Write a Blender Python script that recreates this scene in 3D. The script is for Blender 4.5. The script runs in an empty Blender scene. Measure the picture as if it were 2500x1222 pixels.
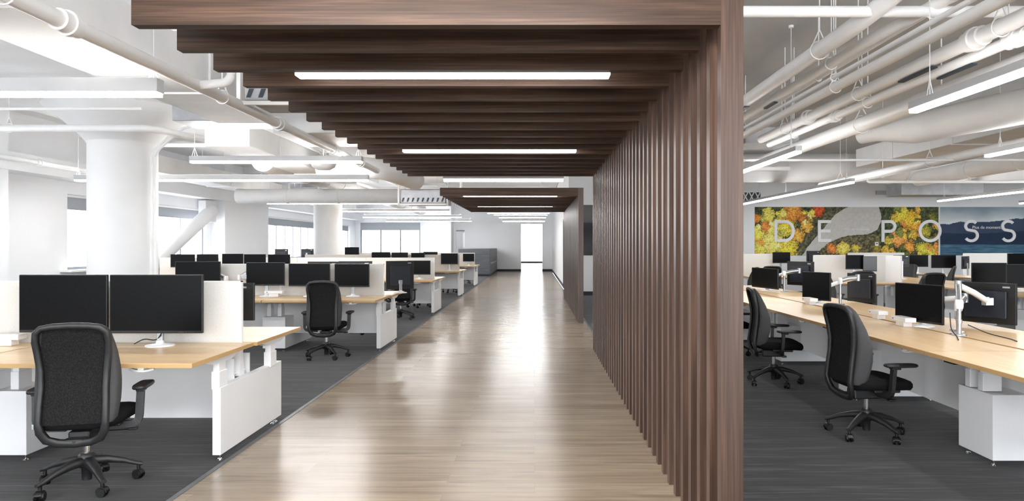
import bpy, bmesh, math, random
from mathutils import Vector, Matrix
random.seed(7)
PI = math.pi
C = bpy.context.scene.collection
SC = bpy.context.scene

# ------------------------------------------------------------------ camera, world, exposure
F = 1700.0; CX = 1305.0; CY = 599.0; EYE = 1.5
cam_d = bpy.data.cameras.new('camera'); cam = bpy.data.objects.new('camera', cam_d); C.objects.link(cam)
cam.location = (0, 0, EYE); cam.rotation_euler = (PI/2, 0, 0)
cam_d.sensor_width = 36; cam_d.lens = F/2500*36
cam_d.shift_x = (1250-CX)/2500; cam_d.shift_y = -(611-CY)/2500
cam_d.clip_end = 300
SC.camera = cam
w = bpy.data.worlds.new('world'); SC.world = w; w.use_nodes = True
w.node_tree.nodes['Background'].inputs[0].default_value = (0.93, 0.965, 1.0, 1)
w.node_tree.nodes['Background'].inputs[1].default_value = 4.5
SC.view_settings.view_transform = 'Standard'; SC.view_settings.look = 'None'
SC.view_settings.gamma = 1; SC.view_settings.use_curve_mapping = False
SC.view_settings.exposure = 0.92
LAMP = 30.0      # strength of the linear fixtures' diffusers
SC.cycles.max_bounces = 10; SC.cycles.diffuse_bounces = 6; SC.cycles.glossy_bounces = 4
SC.cycles.transparent_max_bounces = 12; SC.cycles.use_denoising = True
SC.cycles.caustics_reflective = False; SC.cycles.caustics_refractive = False
SC.cycles.sample_clamp_indirect = 8

# ------------------------------------------------------------------ materials
def lin(c):
    return tuple(((v/255)/12.92 if v/255 <= 0.04045 else ((v/255+0.055)/1.055)**2.4) for v in c) + (1,)
def base_mat(name, col, rough=0.5, metal=0.0, spec=0.5):
    m = bpy.data.materials.new(name); m.use_nodes = True
    b = m.node_tree.nodes['Principled BSDF']
    b.inputs['Base Color'].default_value = lin(col); b.inputs['Roughness'].default_value = rough
    b.inputs['Metallic'].default_value = metal; b.inputs['Specular IOR Level'].default_value = spec
    return m
def N(m, t, **kw):
    n = m.node_tree.nodes.new(t)
    for k, v in kw.items(): setattr(n, k, v)
    return n
def L(m, a, b): m.node_tree.links.new(a, b)
def ramp(m, fac, stops):
    r = N(m, 'ShaderNodeValToRGB'); cr = r.color_ramp
    while len(cr.elements) < len(stops): cr.elements.new(0.5)
    for e, (p, c) in zip(cr.elements, stops): e.position = p; e.color = lin(c)
    L(m, fac, r.inputs[0]); return r.outputs[0]
def coords(m, scale, obj_random=True):
    tc = N(m, 'ShaderNodeTexCoord'); mp = N(m, 'ShaderNodeMapping')
    mp.inputs['Scale'].default_value = scale
    L(m, tc.outputs['Object'], mp.inputs['Vector']); return mp.outputs[0]
def mottled(name, c1, c2, rough=0.5, scale=(6, 6, 6), metal=0.0, spec=0.5, bump=0.0, detail=4):
    m = base_mat(name, c1, rough, metal, spec); b = m.node_tree.nodes['Principled BSDF']
    v = coords(m, scale); n = N(m, 'ShaderNodeTexNoise'); n.inputs['Detail'].default_value = detail
    n.inputs['Scale'].default_value = 1.0
    L(m, v, n.inputs['Vector']); L(m, ramp(m, n.outputs[0], [(0.3, c1), (0.7, c2)]), b.inputs['Base Color'])
    if bump:
        bp = N(m, 'ShaderNodeBump'); bp.inputs['Strength'].default_value = bump; bp.inputs['Distance'].default_value = 0.002
        L(m, n.outputs[0], bp.inputs['Height']); L(m, bp.outputs[0], b.inputs['Normal'])
    return m
def wood(name, dark, mid, light, axis, rough=0.45, fine=90, spec=0.4, vary=0.0):
    m = base_mat(name, mid, rough, 0, spec); b = m.node_tree.nodes['Principled BSDF']
    s1 = [fine, fine, fine]; s1[axis] = 2.2
    s2 = [11, 11, 11]; s2[axis] = 0.7
    n1 = N(m, 'ShaderNodeTexNoise'); n1.inputs['Scale'].default_value = 1; n1.inputs['Detail'].default_value = 3
    n2 = N(m, 'ShaderNodeTexNoise'); n2.inputs['Scale'].default_value = 1; n2.inputs['Detail'].default_value = 4; n2.inputs['Distortion'].default_value = 0.8
    L(m, coords(m, s1), n1.inputs['Vector']); L(m, coords(m, s2), n2.inputs['Vector'])
    mx = N(m, 'ShaderNodeMath', operation='MULTIPLY_ADD'); mx.inputs[1].default_value = 0.45
    sc = N(m, 'ShaderNodeMath', operation='MULTIPLY'); sc.inputs[1].default_value = 0.55
    L(m, n2.outputs[0], sc.inputs[0]); L(m, n1.outputs[0], mx.inputs[0]); L(m, sc.outputs[0], mx.inputs[2])
    hs = N(m, 'ShaderNodeHueSaturation'); oi = N(m, 'ShaderNodeObjectInfo'); mr = N(m, 'ShaderNodeMapRange')
    mr.inputs[3].default_value = 1-vary; mr.inputs[4].default_value = 1+vary
    L(m, oi.outputs['Random'], mr.inputs[0]); L(m, mr.outputs[0], hs.inputs['Value'])
    L(m, ramp(m, mx.outputs[0], [(0.34, dark), (0.5, mid), (0.66, light)]), hs.inputs['Color']); L(m, hs.outputs[0], b.inputs['Base Color'])
    return m
M = {}
M['white'] = mottled('white_paint', (236, 236, 236), (243, 243, 243), 0.6, (1.3, 1.3, 1.3), spec=0.3)
M['wall'] = mottled('wall_paint', (243, 244, 246), (247, 248, 250), 0.7, (0.6, 0.6, 0.6), spec=0.2)
M['ceil'] = mottled('ceiling_concrete', (232, 232, 232), (242, 242, 242), 0.8, (0.8, 0.8, 0.8), spec=0.2)
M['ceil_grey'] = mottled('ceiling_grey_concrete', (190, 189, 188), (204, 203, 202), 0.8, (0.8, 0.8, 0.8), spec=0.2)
M['lamp_body'] = mottled('lamp_body_paint', (196, 197, 199), (206, 207, 209), 0.5, (2, 2, 2), spec=0.3)
M['duct'] = mottled('painted_metal_duct', (222, 222, 223), (234, 234, 234), 0.45, (2, 2, 2), spec=0.4)
M['pipe'] = mottled('painted_pipe', (240, 240, 240), (247, 247, 247), 0.4, (3, 3, 3), spec=0.4)
M['lam'] = mottled('white_laminate', (232, 233, 235), (238, 239, 241), 0.28, (2, 2, 2), spec=0.45)
M['fabric'] = mottled('pale_grey_fabric', (208, 207, 204), (226, 225, 222), 0.9, (260, 260, 260), spec=0.1, bump=0.3)
M['oak_x'] = wood('oak_top_x', (206, 174, 132), (218, 188, 148), (228, 201, 164), 0, 0.3, 60, 0.4)
M['oak_y'] = wood('oak_top_y', (206, 174, 132), (218, 188, 148), (228, 201, 164), 1, 0.3, 60, 0.4)
M['oak_edge'] = mottled('oak_edge_band', (186, 150, 100), (198, 162, 112), 0.4, (1, 1, 30))
M['wal_x'] = wood('walnut_x', (48, 34, 26), (68, 50, 39), (94, 72, 58), 0, 0.5, 110, 0.25, 0.06)
M['wal_z'] = wood('walnut_z', (50, 34, 26), (71, 51, 40), (94, 70, 57), 2, 0.4, 110, 0.45, 0.16)
M['black'] = mottled('black_plastic', (11, 11, 12), (18, 18, 19), 0.42, (40, 40, 40))
M['blue_black'] = mottled('monitor_back_plastic', (24, 28, 38), (31, 36, 48), 0.4, (10, 10, 10))
M['screen'] = mottled('dark_screen', (6, 7, 9), (9, 10, 13), 0.35, (2, 2, 2), spec=0.12)
M['grey_screen'] = mottled('grey_screen', (58, 60, 63), (66, 68, 71), 0.3, (2, 2, 2), spec=0.5)
M['chair_frame'] = mottled('chair_frame_plastic', (32, 32, 33), (41, 41, 42), 0.45, (30, 30, 30))
M['chair_fabric'] = mottled('chair_side_fabric', (68, 68, 69), (84, 84, 85), 0.9, (300, 300, 300), spec=0.1, bump=0.4)
M['seat_fabric'] = mottled('chair_seat_fabric', (22, 22, 23), (31, 31, 32), 0.92, (300, 300, 300), spec=0.1, bump=0.4)
M['chrome'] = mottled('chrome', (205, 203, 200), (222, 220, 217), 0.2, (20, 20, 20), metal=1.0)
M['alu'] = mottled('brushed_aluminium', (168, 170, 173), (190, 192, 195), 0.35, (60, 60, 60), metal=0.85)
M['cable'] = mottled('cable_rubber', (24, 24, 25), (34, 34, 35), 0.6, (50, 50, 50))
M['grey_cab'] = wood('grey_cabinet_laminate', (78, 82, 87), (92, 96, 101), (106, 110, 115), 0, 0.4, 50)
M['dark_base'] = mottled('dark_rubber_base', (38, 40, 46), (48, 50, 56), 0.6, (3, 3, 3))
M['shade'] = mottled('roller_shade_fabric', (160, 164, 170), (172, 176, 182), 0.9, (120, 120, 120), spec=0.1)
M['alu_frame'] = mottled('window_frame_metal', (128, 133, 140), (140, 145, 152), 0.4, (3, 3, 3))
M['strip'] = mottled('grey_transition_strip', (92, 94, 97), (108, 110, 113), 0.4, (8, 8, 8), spec=0.5)
M['dark_wrap'] = mottled('dark_pipe_wrap', (42, 50, 60), (58, 66, 76), 0.5, (12, 12, 12))
M['unit_grey'] = mottled('unit_galvanised', (168, 170, 174), (186, 188, 192), 0.4, (6, 6, 6), metal=0.3)
M['letter'] = mottled('letter_white', (240, 240, 240), (246, 246, 246), 0.5, (4, 4, 4))
# woven mesh on chair backs
m = base_mat('chair_mesh_weave', (26, 26, 27), 0.85, 0, 0.15); b = m.node_tree.nodes['Principled BSDF']
v = coords(m, (1, 1, 1)); bt = N(m, 'ShaderNodeTexVoronoi'); bt.inputs['Scale'].default_value = 110
L(m, v, bt.inputs['Vector'])
L(m, ramp(m, bt.outputs['Distance'], [(0.1, (42, 41, 40)), (0.6, (26, 26, 26))]), b.inputs['Base Color'])
bp = N(m, 'ShaderNodeBump'); bp.inputs['Strength'].default_value = 0.6; bp.inputs['Distance'].default_value = 0.003
L(m, bt.outputs['Distance'], bp.inputs['Height']); L(m, bp.outputs[0], b.inputs['Normal'])
M['mesh'] = m
# glass
m = bpy.data.materials.new('window_glass'); m.use_nodes = True; nt = m.node_tree
for n in list(nt.nodes):
    if n.type != 'OUTPUT_MATERIAL': nt.nodes.remove(n)
tr = N(m, 'ShaderNodeBsdfTransparent'); gl = N(m, 'ShaderNodeBsdfGlossy'); gl.inputs['Roughness'].default_value = 0.02
mx = N(m, 'ShaderNodeMixShader'); mx.inputs[0].default_value = 0.05; L(m, tr.outputs[0], mx.inputs[1]); L(m, gl.outputs[0], mx.inputs[2])
L(m, mx.outputs[0], nt.nodes['Material Output'].inputs[0]); M['glass'] = m
# lamps
m = base_mat('lamp_diffuser', (255, 255, 255), 0.5); b = m.node_tree.nodes['Principled BSDF']
b.inputs['Emission Color'].default_value = (1, 0.995, 0.985, 1); b.inputs['Emission Strength'].default_value = LAMP
M['lamp'] = m
m = base_mat('corridor_lamp_diffuser', (255, 255, 255), 0.5); b = m.node_tree.nodes['Principled BSDF']
b.inputs['Emission Color'].default_value = (1, 0.99, 0.975, 1); b.inputs['Emission Strength'].default_value = LAMP*0.42
M['lamp_warm'] = m
m = base_mat('uplight_diffuser', (255, 255, 255), 0.5); b = m.node_tree.nodes['Principled BSDF']
b.inputs['Emission Color'].default_value = (1, 0.995, 0.985, 1); b.inputs['Emission Strength'].default_value = LAMP*0.24
M['uplamp'] = m
# vinyl plank floor, planks across the corridor
m = base_mat('plank_floor', (180, 160, 135), 0.24, 0, 0.5); b = m.node_tree.nodes['Principled BSDF']
tc = N(m, 'ShaderNodeTexCoord')
br = N(m, 'ShaderNodeTexBrick'); br.inputs['Scale'].default_value = 1.0
br.inputs['Brick Width'].default_value = 1.5; br.inputs['Row Height'].default_value = 0.2
br.inputs['Mortar Size'].default_value = 0.0012; br.offset = 0.37
br.inputs['Color1'].default_value = (0, 0, 0, 1); br.inputs['Color2'].default_value = (1, 1, 1, 1); br.inputs['Mortar'].default_value = (0.5, 0.5, 0.5, 1)
L(m, tc.outputs['Object'], br.inputs['Vector'])
n1 = N(m, 'ShaderNodeTexNoise'); n1.inputs['Scale'].default_value = 1; n1.inputs['Detail'].default_value = 5
n2 = N(m, 'ShaderNodeTexNoise'); n2.inputs['Scale'].default_value = 1; n2.inputs['Detail'].default_value = 6; n2.inputs['Distortion'].default_value = 1.2
off = N(m, 'ShaderNodeVectorMath', operation='MULTIPLY_ADD')
off.inputs[1].default_value = (7.0, 3.0, 0)
L(m, br.outputs['Color'], off.inputs[0]); L(m, tc.outputs['Object'], off.inputs[2])
def mapped(src, s):
    mp = N(m, 'ShaderNodeMapping'); mp.inputs['Scale'].default_value = s; L(m, src, mp.inputs['Vector']); return mp.outputs[0]
L(m, mapped(off.outputs[0], (1.4, 30, 1)), n1.inputs['Vector']); L(m, mapped(off.outputs[0], (0.9, 7, 1)), n2.inputs['Vector'])
a1 = N(m, 'ShaderNodeMath', operation='MULTIPLY'); a1.inputs[1].default_value = 0.42; L(m, n1.outputs[0], a1.inputs[0])
a2 = N(m, 'ShaderNodeMath', operation='MULTIPLY_ADD'); a2.inputs[1].default_value = 0.46; L(m, n2.outputs[0], a2.inputs[0]); L(m, a1.outputs[0], a2.inputs[2])
a3 = N(m, 'ShaderNodeMath', operation='MULTIPLY_ADD'); a3.inputs[1].default_value = 0.12; L(m, br.outputs['Color'], a3.inputs[0]); L(m, a2.outputs[0], a3.inputs[2])
col = ramp(m, a3.outputs[0], [(0.32, (124, 108, 90)), (0.45, (143, 126, 107)), (0.56, (154, 138, 118)), (0.70, (168, 153, 134))])
mxc = N(m, 'ShaderNodeMix'); mxc.data_type = 'RGBA'; mxc.inputs[7].default_value = lin((112, 96, 78))
fm = N(m, 'ShaderNodeMath', operation='MULTIPLY'); fm.inputs[1].default_value = 0.6; L(m, br.outputs['Fac'], fm.inputs[0])
L(m, fm.outputs[0], mxc.inputs[0]); L(m, col, mxc.inputs[6]); L(m, mxc.outputs[2], b.inputs['Base Color'])
rr = N(m, 'ShaderNodeMapRange'); rr.inputs[3].default_value = 0.20; rr.inputs[4].default_value = 0.25
L(m, n1.outputs[0], rr.inputs[0]); L(m, rr.outputs[0], b.inputs['Roughness'])
M['planks'] = m
# carpet
m = base_mat('carpet_streaked', (50, 50, 52), 0.95, 0, 0.15); b = m.node_tree.nodes['Principled BSDF']
n1 = N(m, 'ShaderNodeTexNoise'); n1.inputs['Scale'].default_value = 1; n1.inputs['Detail'].default_value = 5
n2 = N(m, 'ShaderNodeTexNoise'); n2.inputs['Scale'].default_value = 1; n2.inputs['Detail'].default_value = 3
L(m, coords(m, (2.2, 38, 1)), n1.inputs['Vector']); L(m, coords(m, (0.7, 7, 1)), n2.inputs['Vector'])
a1 = N(m, 'ShaderNodeMath', operation='MULTIPLY'); a1.inputs[1].default_value = 0.6; L(m, n1.outputs[0], a1.inputs[0])
a2 = N(m, 'ShaderNodeMath', operation='MULTIPLY_ADD'); a2.inputs[1].default_value = 0.4; L(m, n2.outputs[0], a2.inputs[0]); L(m, a1.outputs[0], a2.inputs[2])
L(m, ramp(m, a2.outputs[0], [(0.36, (8, 8, 10)), (0.49, (19, 19, 21)), (0.63, (62, 62, 65))]), b.inputs['Base Color'])
b.inputs['Sheen Weight'].default_value = 0.15
bp = N(m, 'ShaderNodeBump'); bp.inputs['Strength'].default_value = 0.5; bp.inputs['Distance'].default_value = 0.004
L(m, n1.outputs[0], bp.inputs['Height']); L(m, bp.outputs[0], b.inputs['Normal'])
M['carpet'] = m

# ------------------------------------------------------------------ mesh helpers
class MB:
    def __init__(s): s.v = []; s.f = []; s.m = []; s.mats = []; s.sm = []
    def add(s, vs, fs, mat=None, smooth=False):
        o = len(s.v); s.v += [tuple(v) for v in vs]
        mi = 0
        if mat is not None:
            if mat not in s.mats: s.mats.append(mat)
            mi = s.mats.index(mat)
        for f in fs: s.f.append(tuple(i+o for i in f)); s.m.append(mi); s.sm.append(smooth)
        return s
    def box(s, x0, x1, y0, y1, z0, z1, mat=None, bev=0.0):
        if x0 > x1: x0, x1 = x1, x0
        if y0 > y1: y0, y1 = y1, y0
        if bev <= 0:
            vs = [(x, y, z) for z in (z0, z1) for x, y in ((x0, y0), (x1, y0), (x1, y1), (x0, y1))]
            return s.add(vs, [(3, 2, 1, 0), (4, 5, 6, 7), (0, 1, 5, 4), (1, 2, 6, 5), (2, 3, 7, 6), (3, 0, 4, 7)], mat)
        bm = bmesh.new()
        bmesh.ops.create_cube(bm, size=1)
        for v in bm.verts:
            v.co = Vector(((x0+x1)/2+v.co.x*(x1-x0), (y0+y1)/2+v.co.y*(y1-y0), (z0+z1)/2+v.co.z*(z1-z0)))
        bmesh.ops.bevel(bm, geom=bm.edges[:], offset=bev, segments=2, profile=0.5, affect='EDGES')
        s.from_bm(bm, mat); bm.free(); return s
    def from_bm(s, bm, mat=None, smooth=False):
        bm.verts.index_update()
        return s.add([v.co[:] for v in bm.verts], [[v.index for v in f.verts] for f in bm.faces], mat, smooth)
    def ring_loft(s, rings, mat=None, smooth=True, cap=True, closed=False):
        n = len(rings[0]); vs = [p for r in rings for p in r]; fs = []
        for i in range(len(rings)-1 + (1 if closed else 0)):
            a = i*n; b2 = ((i+1) % len(rings))*n
            for j in range(n):
                k = (j+1) % n; fs.append((a+j, a+k, b2+k, b2+j))
        s.add(vs, fs, mat, smooth)
        if cap and not closed:
            s.add(rings[0], [tuple(range(n))[::-1]], mat); s.add(rings[-1], [tuple(range(n))], mat)
        return s
    def cyl(s, p0, p1, r0, r1=None, n=16, mat=None, smooth=True):
        r1 = r0 if r1 is None else r1
        p0 = Vector(p0); p1 = Vector(p1); d = (p1-p0).normalized()
        a = Vector((0, 0, 1)) if abs(d.z) < 0.9 else Vector((1, 0, 0))
        u = d.cross(a).normalized(); w2 = d.cross(u)
        rg = [[tuple(p + (u*math.cos(2*PI*i/n) + w2*math.sin(2*PI*i/n))*r) for i in range(n)] for p, r in ((p0, r0), (p1, r1))]
        return s.ring_loft(rg, mat, smooth)
    def lathe(s, prof, cx=0, cy=0, n=32, mat=None):
        rg = [[(cx+r*math.cos(2*PI*i/n), cy+r*math.sin(2*PI*i/n), z) for i in range(n)] for r, z in prof]
        return s.ring_loft(rg, mat, True)
    def sweep(s, pts, prof, mat=None, smooth=True, up=(0, 0, 1), closed=False):
        # prof: list of (a,b) offsets, or radius
        if not isinstance(prof, list):
            r = prof; prof = [(r*math.cos(2*PI*i/12), r*math.sin(2*PI*i/12)) for i in range(12)]
        P = [Vector(p) for p in pts]; rings = []
        n = len(P)
        for i, p in enumerate(P):
            if closed: t = (P[(i+1) % n]-P[i-1])
            else: t = (P[min(i+1, n-1)]-P[max(i-1, 0)])
            t.normalize(); upv = Vector(up)
            if abs(t.dot(upv)) > 0.98: upv = Vector((0, 1, 0)) if abs(t.y) < 0.9 else Vector((1, 0, 0))
            u = t.cross(upv).normalized(); w2 = u.cross(t)
            rings.append([tuple(p+u*a+w2*b3) for a, b3 in prof])
        return s.ring_loft(rings, mat, smooth, True, closed)
    def prism(s, poly, axis, a0, a1, mat=None):
        # poly 2D in the other two axes (order x,y,z minus axis)
        def P(q, a):
            c = list(q); c.insert(axis, a); return tuple(c)
        n = len(poly); vs = [P(q, a0) for q in poly]+[P(q, a1) for q in poly]
        fs = [tuple(range(n))[::-1], tuple(range(n, 2*n))]+[(i, (i+1) % n, n+(i+1) % n, n+i) for i in range(n)]
        return s.add(vs, fs, mat)
    def build(s, name, mat=None, parent=None, label=None, bevel=0, recalc=True):
        me = bpy.data.meshes.new(name); me.from_pydata(s.v, [], s.f)
        mats = s.mats if s.mats else [mat]
        for mm in mats: me.materials.append(M[mm] if isinstance(mm, str) else mm)
        me.polygons.foreach_set('material_index', s.m); me.polygons.foreach_set('use_smooth', s.sm)
        me.update()
        bm = bmesh.new(); bm.from_mesh(me)
        if recalc: bmesh.ops.recalc_face_normals(bm, faces=bm.faces[:])
        bm.to_mesh(me); bm.free()
        o = bpy.data.objects.new(name, me); C.objects.link(o)
        if parent is not None: o.parent = parent
        if label: o['label'] = label
        return o
def arcpts(pts, r=0.1, n=6):
    # round the inner corners of a polyline
    P = [Vector(p) for p in pts]; out = [P[0]]
    for i in range(1, len(P)-1):
        a = (P[i-1]-P[i]); b2 = (P[i+1]-P[i]); ra = min(r, a.length*0.45, b2.length*0.45)
        p0 = P[i]+a.normalized()*ra; p2 = P[i]+b2.normalized()*ra
        for k in range(n+1):
            t = k/n; out.append(p0*(1-t)**2+P[i]*2*t*(1-t)+p2*t*t)
    out.append(P[-1]); return out
LABELS = {}
def setl(o, label, cat, group=None):
    nw = len(label.split())
    if label in LABELS and not group: print('DUPLABEL', label)
    if label in LABELS: print('DUPLABEL', label)
    if nw < 4 or nw > 16: print('LABELLEN', nw, label)
    LABELS[label] = 1
    o['label'] = label; o['category'] = cat
    if group: o['group'] = group
    return o
def thing(name, label, cat, loc=(0, 0, 0), rz=0, group=None):
    o = bpy.data.objects.new(name, None); C.objects.link(o); o.location = loc; o.rotation_euler = (0, 0, rz)
    o.empty_display_size = 0.1
    return setl(o, label, cat, group)
def one(name, mb, mat, label, cat, group=None):
    return setl(mb.build(name, mat), label, cat, group)
def struct(name, mb, mat=None, parent=None):
    o = mb.build(name, mat, parent); 
    if parent is None: o['kind'] = 'structure'
    return o
def dup(root, loc, rz, label, group=None):
    def cp(o, par):
        c = o.copy(); C.objects.link(c); c.parent = par
        for ch in o.children: cp(ch, c)
        return c
    r = cp(root, None); r.location = loc; r.rotation_euler = (0, 0, rz)
    setl(r, label, root['category'], group)
    return r
def X_at(px, D): return (px-CX)*D/F
def Z_at(py, D): return EYE+(CY-py)*D/F

# ------------------------------------------------------------------ room shell
XL, XR = -10.5, 18.0          # side walls
YB, YE, YM = -11.0, 40.8, 21.0 # open end behind, end wall, mural wall
ZC = 4.2
WX0, WX1 = -2.13, 1.0         # plank floor
struct('floor', MB().box(WX0, WX1, YB, 61, -0.1, 0), 'planks')
struct('floor', MB().box(XL-0.3, WX0-0.035, YB, YE+0.1, -0.1, 0).box(XL-.3, -1.0, YE+.1, 61, -.1, -.001), 'carpet')
struct('floor', MB().box(WX1+0.03, XR+0.3, YB, YM+0.1, -0.1, 0), 'carpet')
struct('trim_1', MB().box(WX0-0.035, WX0, YB, YE, -0.1, 0.004), 'strip')
struct('trim_2', MB().box(WX1, WX1+0.03, YB, YM, -0.1, 0.004), 'strip')
struct('ceiling', MB().box(XL-0.3, 1.0, YB, 62, ZC, ZC+0.25), 'ceil')
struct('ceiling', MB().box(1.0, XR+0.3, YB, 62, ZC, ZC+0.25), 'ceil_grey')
# left wall with window openings
def wall_y(x0, x1, y0, y1, z1, openings):
    mb = MB(); y = y0
    for (a, b2, s, h) in openings:
        mb.box(x0, x1, y, a, 0, z1); mb.box(x0, x1, a, b2, 0, s); mb.box(x0, x1, a, b2, h, z1); y = b2
    mb.box(x0, x1, y, y1, 0, z1); return mb
WL = [(3.0, 11.5, 0.95, 2.66), (15.65, 22.3, 0.95, 2.66), (26.6, 33.6, 0.95, 2.66), (35.5, 39.6, 0.95, 2.66)]  # first opening is out of view, added to let in daylight
struct('wall_left', wall_y(XL-0.3, XL, YB, YE, ZC, WL), 'wall')
mb = MB()
for (a, b2, s, h) in WL: mb.box(XL-.001, XL+0.25, a-0.25, b2+0.25, s-0.04, s)
struct('trim_3', mb, 'white')
mb = MB()
for y0, y1 in ((12.6, 13.3), (22.6, 26.3), (34.0, 35.2)): mb.box(XL, XL+0.45, y0, y1, 0, ZC)
struct('trim_4', mb, 'wall')
mb = MB().box(XL, XL+0.5, YB, YE, 2.95, 3.3)
struct('trim_5', mb, 'wall')
def window_y(n, x, y0, y1, z0, z1, step, shade=0.33):
    root = MB().box(x-0.06, x, y0, y1, z0, z0+0.06).box(x-.06, x, y0, y1, z1-0.05, z1).box(x-.06, x, y0, y0+.06, z0, z1).box(x-.06, x, y1-.06, y1, z0, z1)
    o = struct('window_%d' % n, root, 'alu_frame')
    k = 1
    while y0+k*step < y1-0.2:
        MB().box(x-.08, x+.02, y0+k*step-.035, y0+k*step+.035, z0, z1).build('mullion', 'alu_frame', o); k += 1
    MB().box(x-.035, x-.03, y0, y1, z0, z1).build('glass_pane', 'glass', o)
    MB().box(x+.03, x+.036, y0+.03, y1-.03, z1-shade, z1-.02).cyl((x+.033, y0+.03, z1-shade), (x+.033, y1-.03, z1-shade), .012).build('roller_shade', 'shade', o)
    MB().cyl((x+.05, y0+.02, z1-.03), (x+.05, y1-.02, z1-.03), .035).build('shade_roller', 'white', o)
for i, (a, b2, s, h) in enumerate(WL): window_y(i+1, XL-0.12, a, b2, s, h, 1.3 if i != 2 else 1.0)
# diagonal wind braces behind the second window
for (ya, za, yb, zb, lab) in ((22.0, 2.6, 17.0, 0.25, 'white diagonal steel brace leaning from window sill up to the wall pier'),):
    t = MB().cyl((XL+0.3, ya, za), (XL+0.3, yb, zb), 0.2, n=24)
    o = thing('diagonal_brace', lab, 'brace', (0, 0, 0)); t.build('strut', 'white', o)
    MB().box(XL+.05, XL+.28, ya-.35, ya+.35, za-.35, za+.3).build('gusset_plate', 'white', o)
# end wall
def wall_x(y0, y1, x0, x1, z1, openings):
    mb = MB(); x = x0
    for (a, b2, s, h) in openings:
        mb.box(x, a, y0, y1, 0, z1); 
        if s > 0: mb.box(a, b2, y0, y1, 0, s)
        mb.box(a, b2, y0, y1, h, z1); x = b2
    mb.box(x, x1, y0, y1, 0, z1); return mb
struct('wall_back', wall_x(YE, YE+0.2, XL-0.3, 1.2, ZC, [(-10.2, -6.7, 0.95, 2.84), (-4.6, -4.1, 0.95, 2.4), (-0.79, 0.456, 0, 2.77)]), 'wall')
o = struct('window_5', MB().box(-10.2, -6.7, YE+.06, YE+.12, .95, 1.0).box(-10.2, -6.7, YE+.06, YE+.12, 2.78, 2.84), 'alu_frame')
for x in (-10.2, -9.05, -7.9, -6.76): MB().box(x, x+.07, YE+.04, YE+.14, .95, 2.84).build('mullion', 'alu_frame', o)
MB().box(-10.2, -6.7, YE+.09, YE+.095, .95, 2.84).build('glass_pane', 'glass', o)
MB().box(-10.17, -6.73, YE+.02, YE+.026, 2.4, 2.82).build('roller_shade', 'shade', o)
o = struct('window_6', MB().box(-4.6, -4.1, YE+.06, YE+.12, .95, 1.0).box(-4.6, -4.1, YE+.06, YE+.12, 2.34, 2.4), 'alu_frame')
MB().box(-4.6, -4.1, YE+.09, YE+.095, 1., 2.34).build('glass_pane', 'glass', o)
# wall stub left of the blue-grey end wall
struct('trim_6', MB().box(-6.2, -4.75, YE-1.2, YE, 0, ZC), 'wall')
struct('baseboard_back', MB().box(-3.9, -0.79, YE-.02, YE, 0, .12).box(.456, 1.05, YE-.02, YE, 0, .12), 'dark_base')
# passage beyond the opening with a glazed end
struct('wall_passage', MB().box(-5.0, -4.8, YE+.2, 60.2, 0, ZC).box(5.0, 5.2, YE+.2, 60.2, 0, ZC).box(-5, -1.5, 60, 60.2, 0, ZC).box(1.2, 5, 60, 60.2, 0, ZC), 'wall')
struct('floor', MB().box(WX1, 5.2, YE+.2, 61, -.1, -.001), 'carpet')
o = struct('window_7', MB().box(-1.5, 1.2, 60, 60.1, 0, .14).box(-1.5, 1.2, 60, 60.1, 3.62, 3.7), 'dark_wrap')
MB().box(-1.5, 1.2, 60.04, 60.05, .14, 3.65).build('glass_pane', 'glass', o)
# right wall of far corridor, mural wall, far right wall
struct('wall_corridor', wall_y(1.03, 1.2, YM+0.2, YE, ZC, [(23.1, 24.4, 0, 2.35)]), 'wall')
struct('baseboard_corridor', MB().box(1.01, 1.03, YM+.2, 23.05, 0, .12).box(1.01, 1.03, 24.46, YE, 0, .12), 'dark_base')
o = struct('door_1', MB().box(1.1, 1.14, 23.12, 24.38, .01, 2.33), 'dark_base')
MB().cyl((1.06, 23.25, 1.0), (1.1, 23.25, 1.0), .012).cyl((1.06, 23.25, 1.0), (1.06, 23.38, 1.0), .012).build('door_handle', 'alu', o)
MB().box(1.0, 1.2, 23.06, 23.12, 0, 2.4).box(1.0, 1.2, 24.38, 24.45, 0, 2.4).box(1.0, 1.2, 23.06, 24.45, 2.35, 2.41).build('door_frame', 'dark_wrap', o)
struct('wall_mural', MB().box(1.03, XR+.3, YM, YM+0.2, 0, ZC), 'wall')
struct('wall_right', MB().box(XR, XR+0.3, YB, YM, 0, ZC), 'wall')
struct('baseboard_mural', MB().box(1.03, XR, YM-.015, YM, 0, .12), 'dark_base')
# ceiling downstand beams
mb = MB()
for y in (8.05, 16.0, 24.0, 32.0): mb.box(XL, 1.0, y, y+0.5, 3.98, ZC+.01)
struct('trim_7', mb, 'ceil')

# ------------------------------------------------------------------ round columns
def column(x, y, r, label):
    t = thing('round_column', label, 'column', (x, y, 0))
    MB().lathe([(r, 0), (r, 3.36), (r*1.03, 3.40)], n=48).build('shaft', 'white', t)
    MB().lathe([(r*1.03, 3.40), (r*1.25, 3.55), (r*1.75, 3.82), (r*2.2, 4.02)], n=48).build('capital', 'ceil', t)
    MB().box(-r*3, r*3, -r*3, r*3, 4.02, 4.2).build('drop_panel', 'ceil', t)
    return t
c1 = column(-7.68, 13.0, 0.58, 'large white round column with flared capital and conduits, left foreground')
column(-7.95, 26.8, 0.53, 'white round column farther back between the left windows')
mb = MB()
for k, dx in enumerate((0, 0.07)):
    mb.sweep(arcpts([(-7.68+.60+dx, 12.85, 0.1), (-7.68+.60+dx, 12.85, 3.2), (-7.68+1.05+dx, 12.85, 3.62), (-5.9, 12.85, 3.8+.08*k)], .12), .022)
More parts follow.
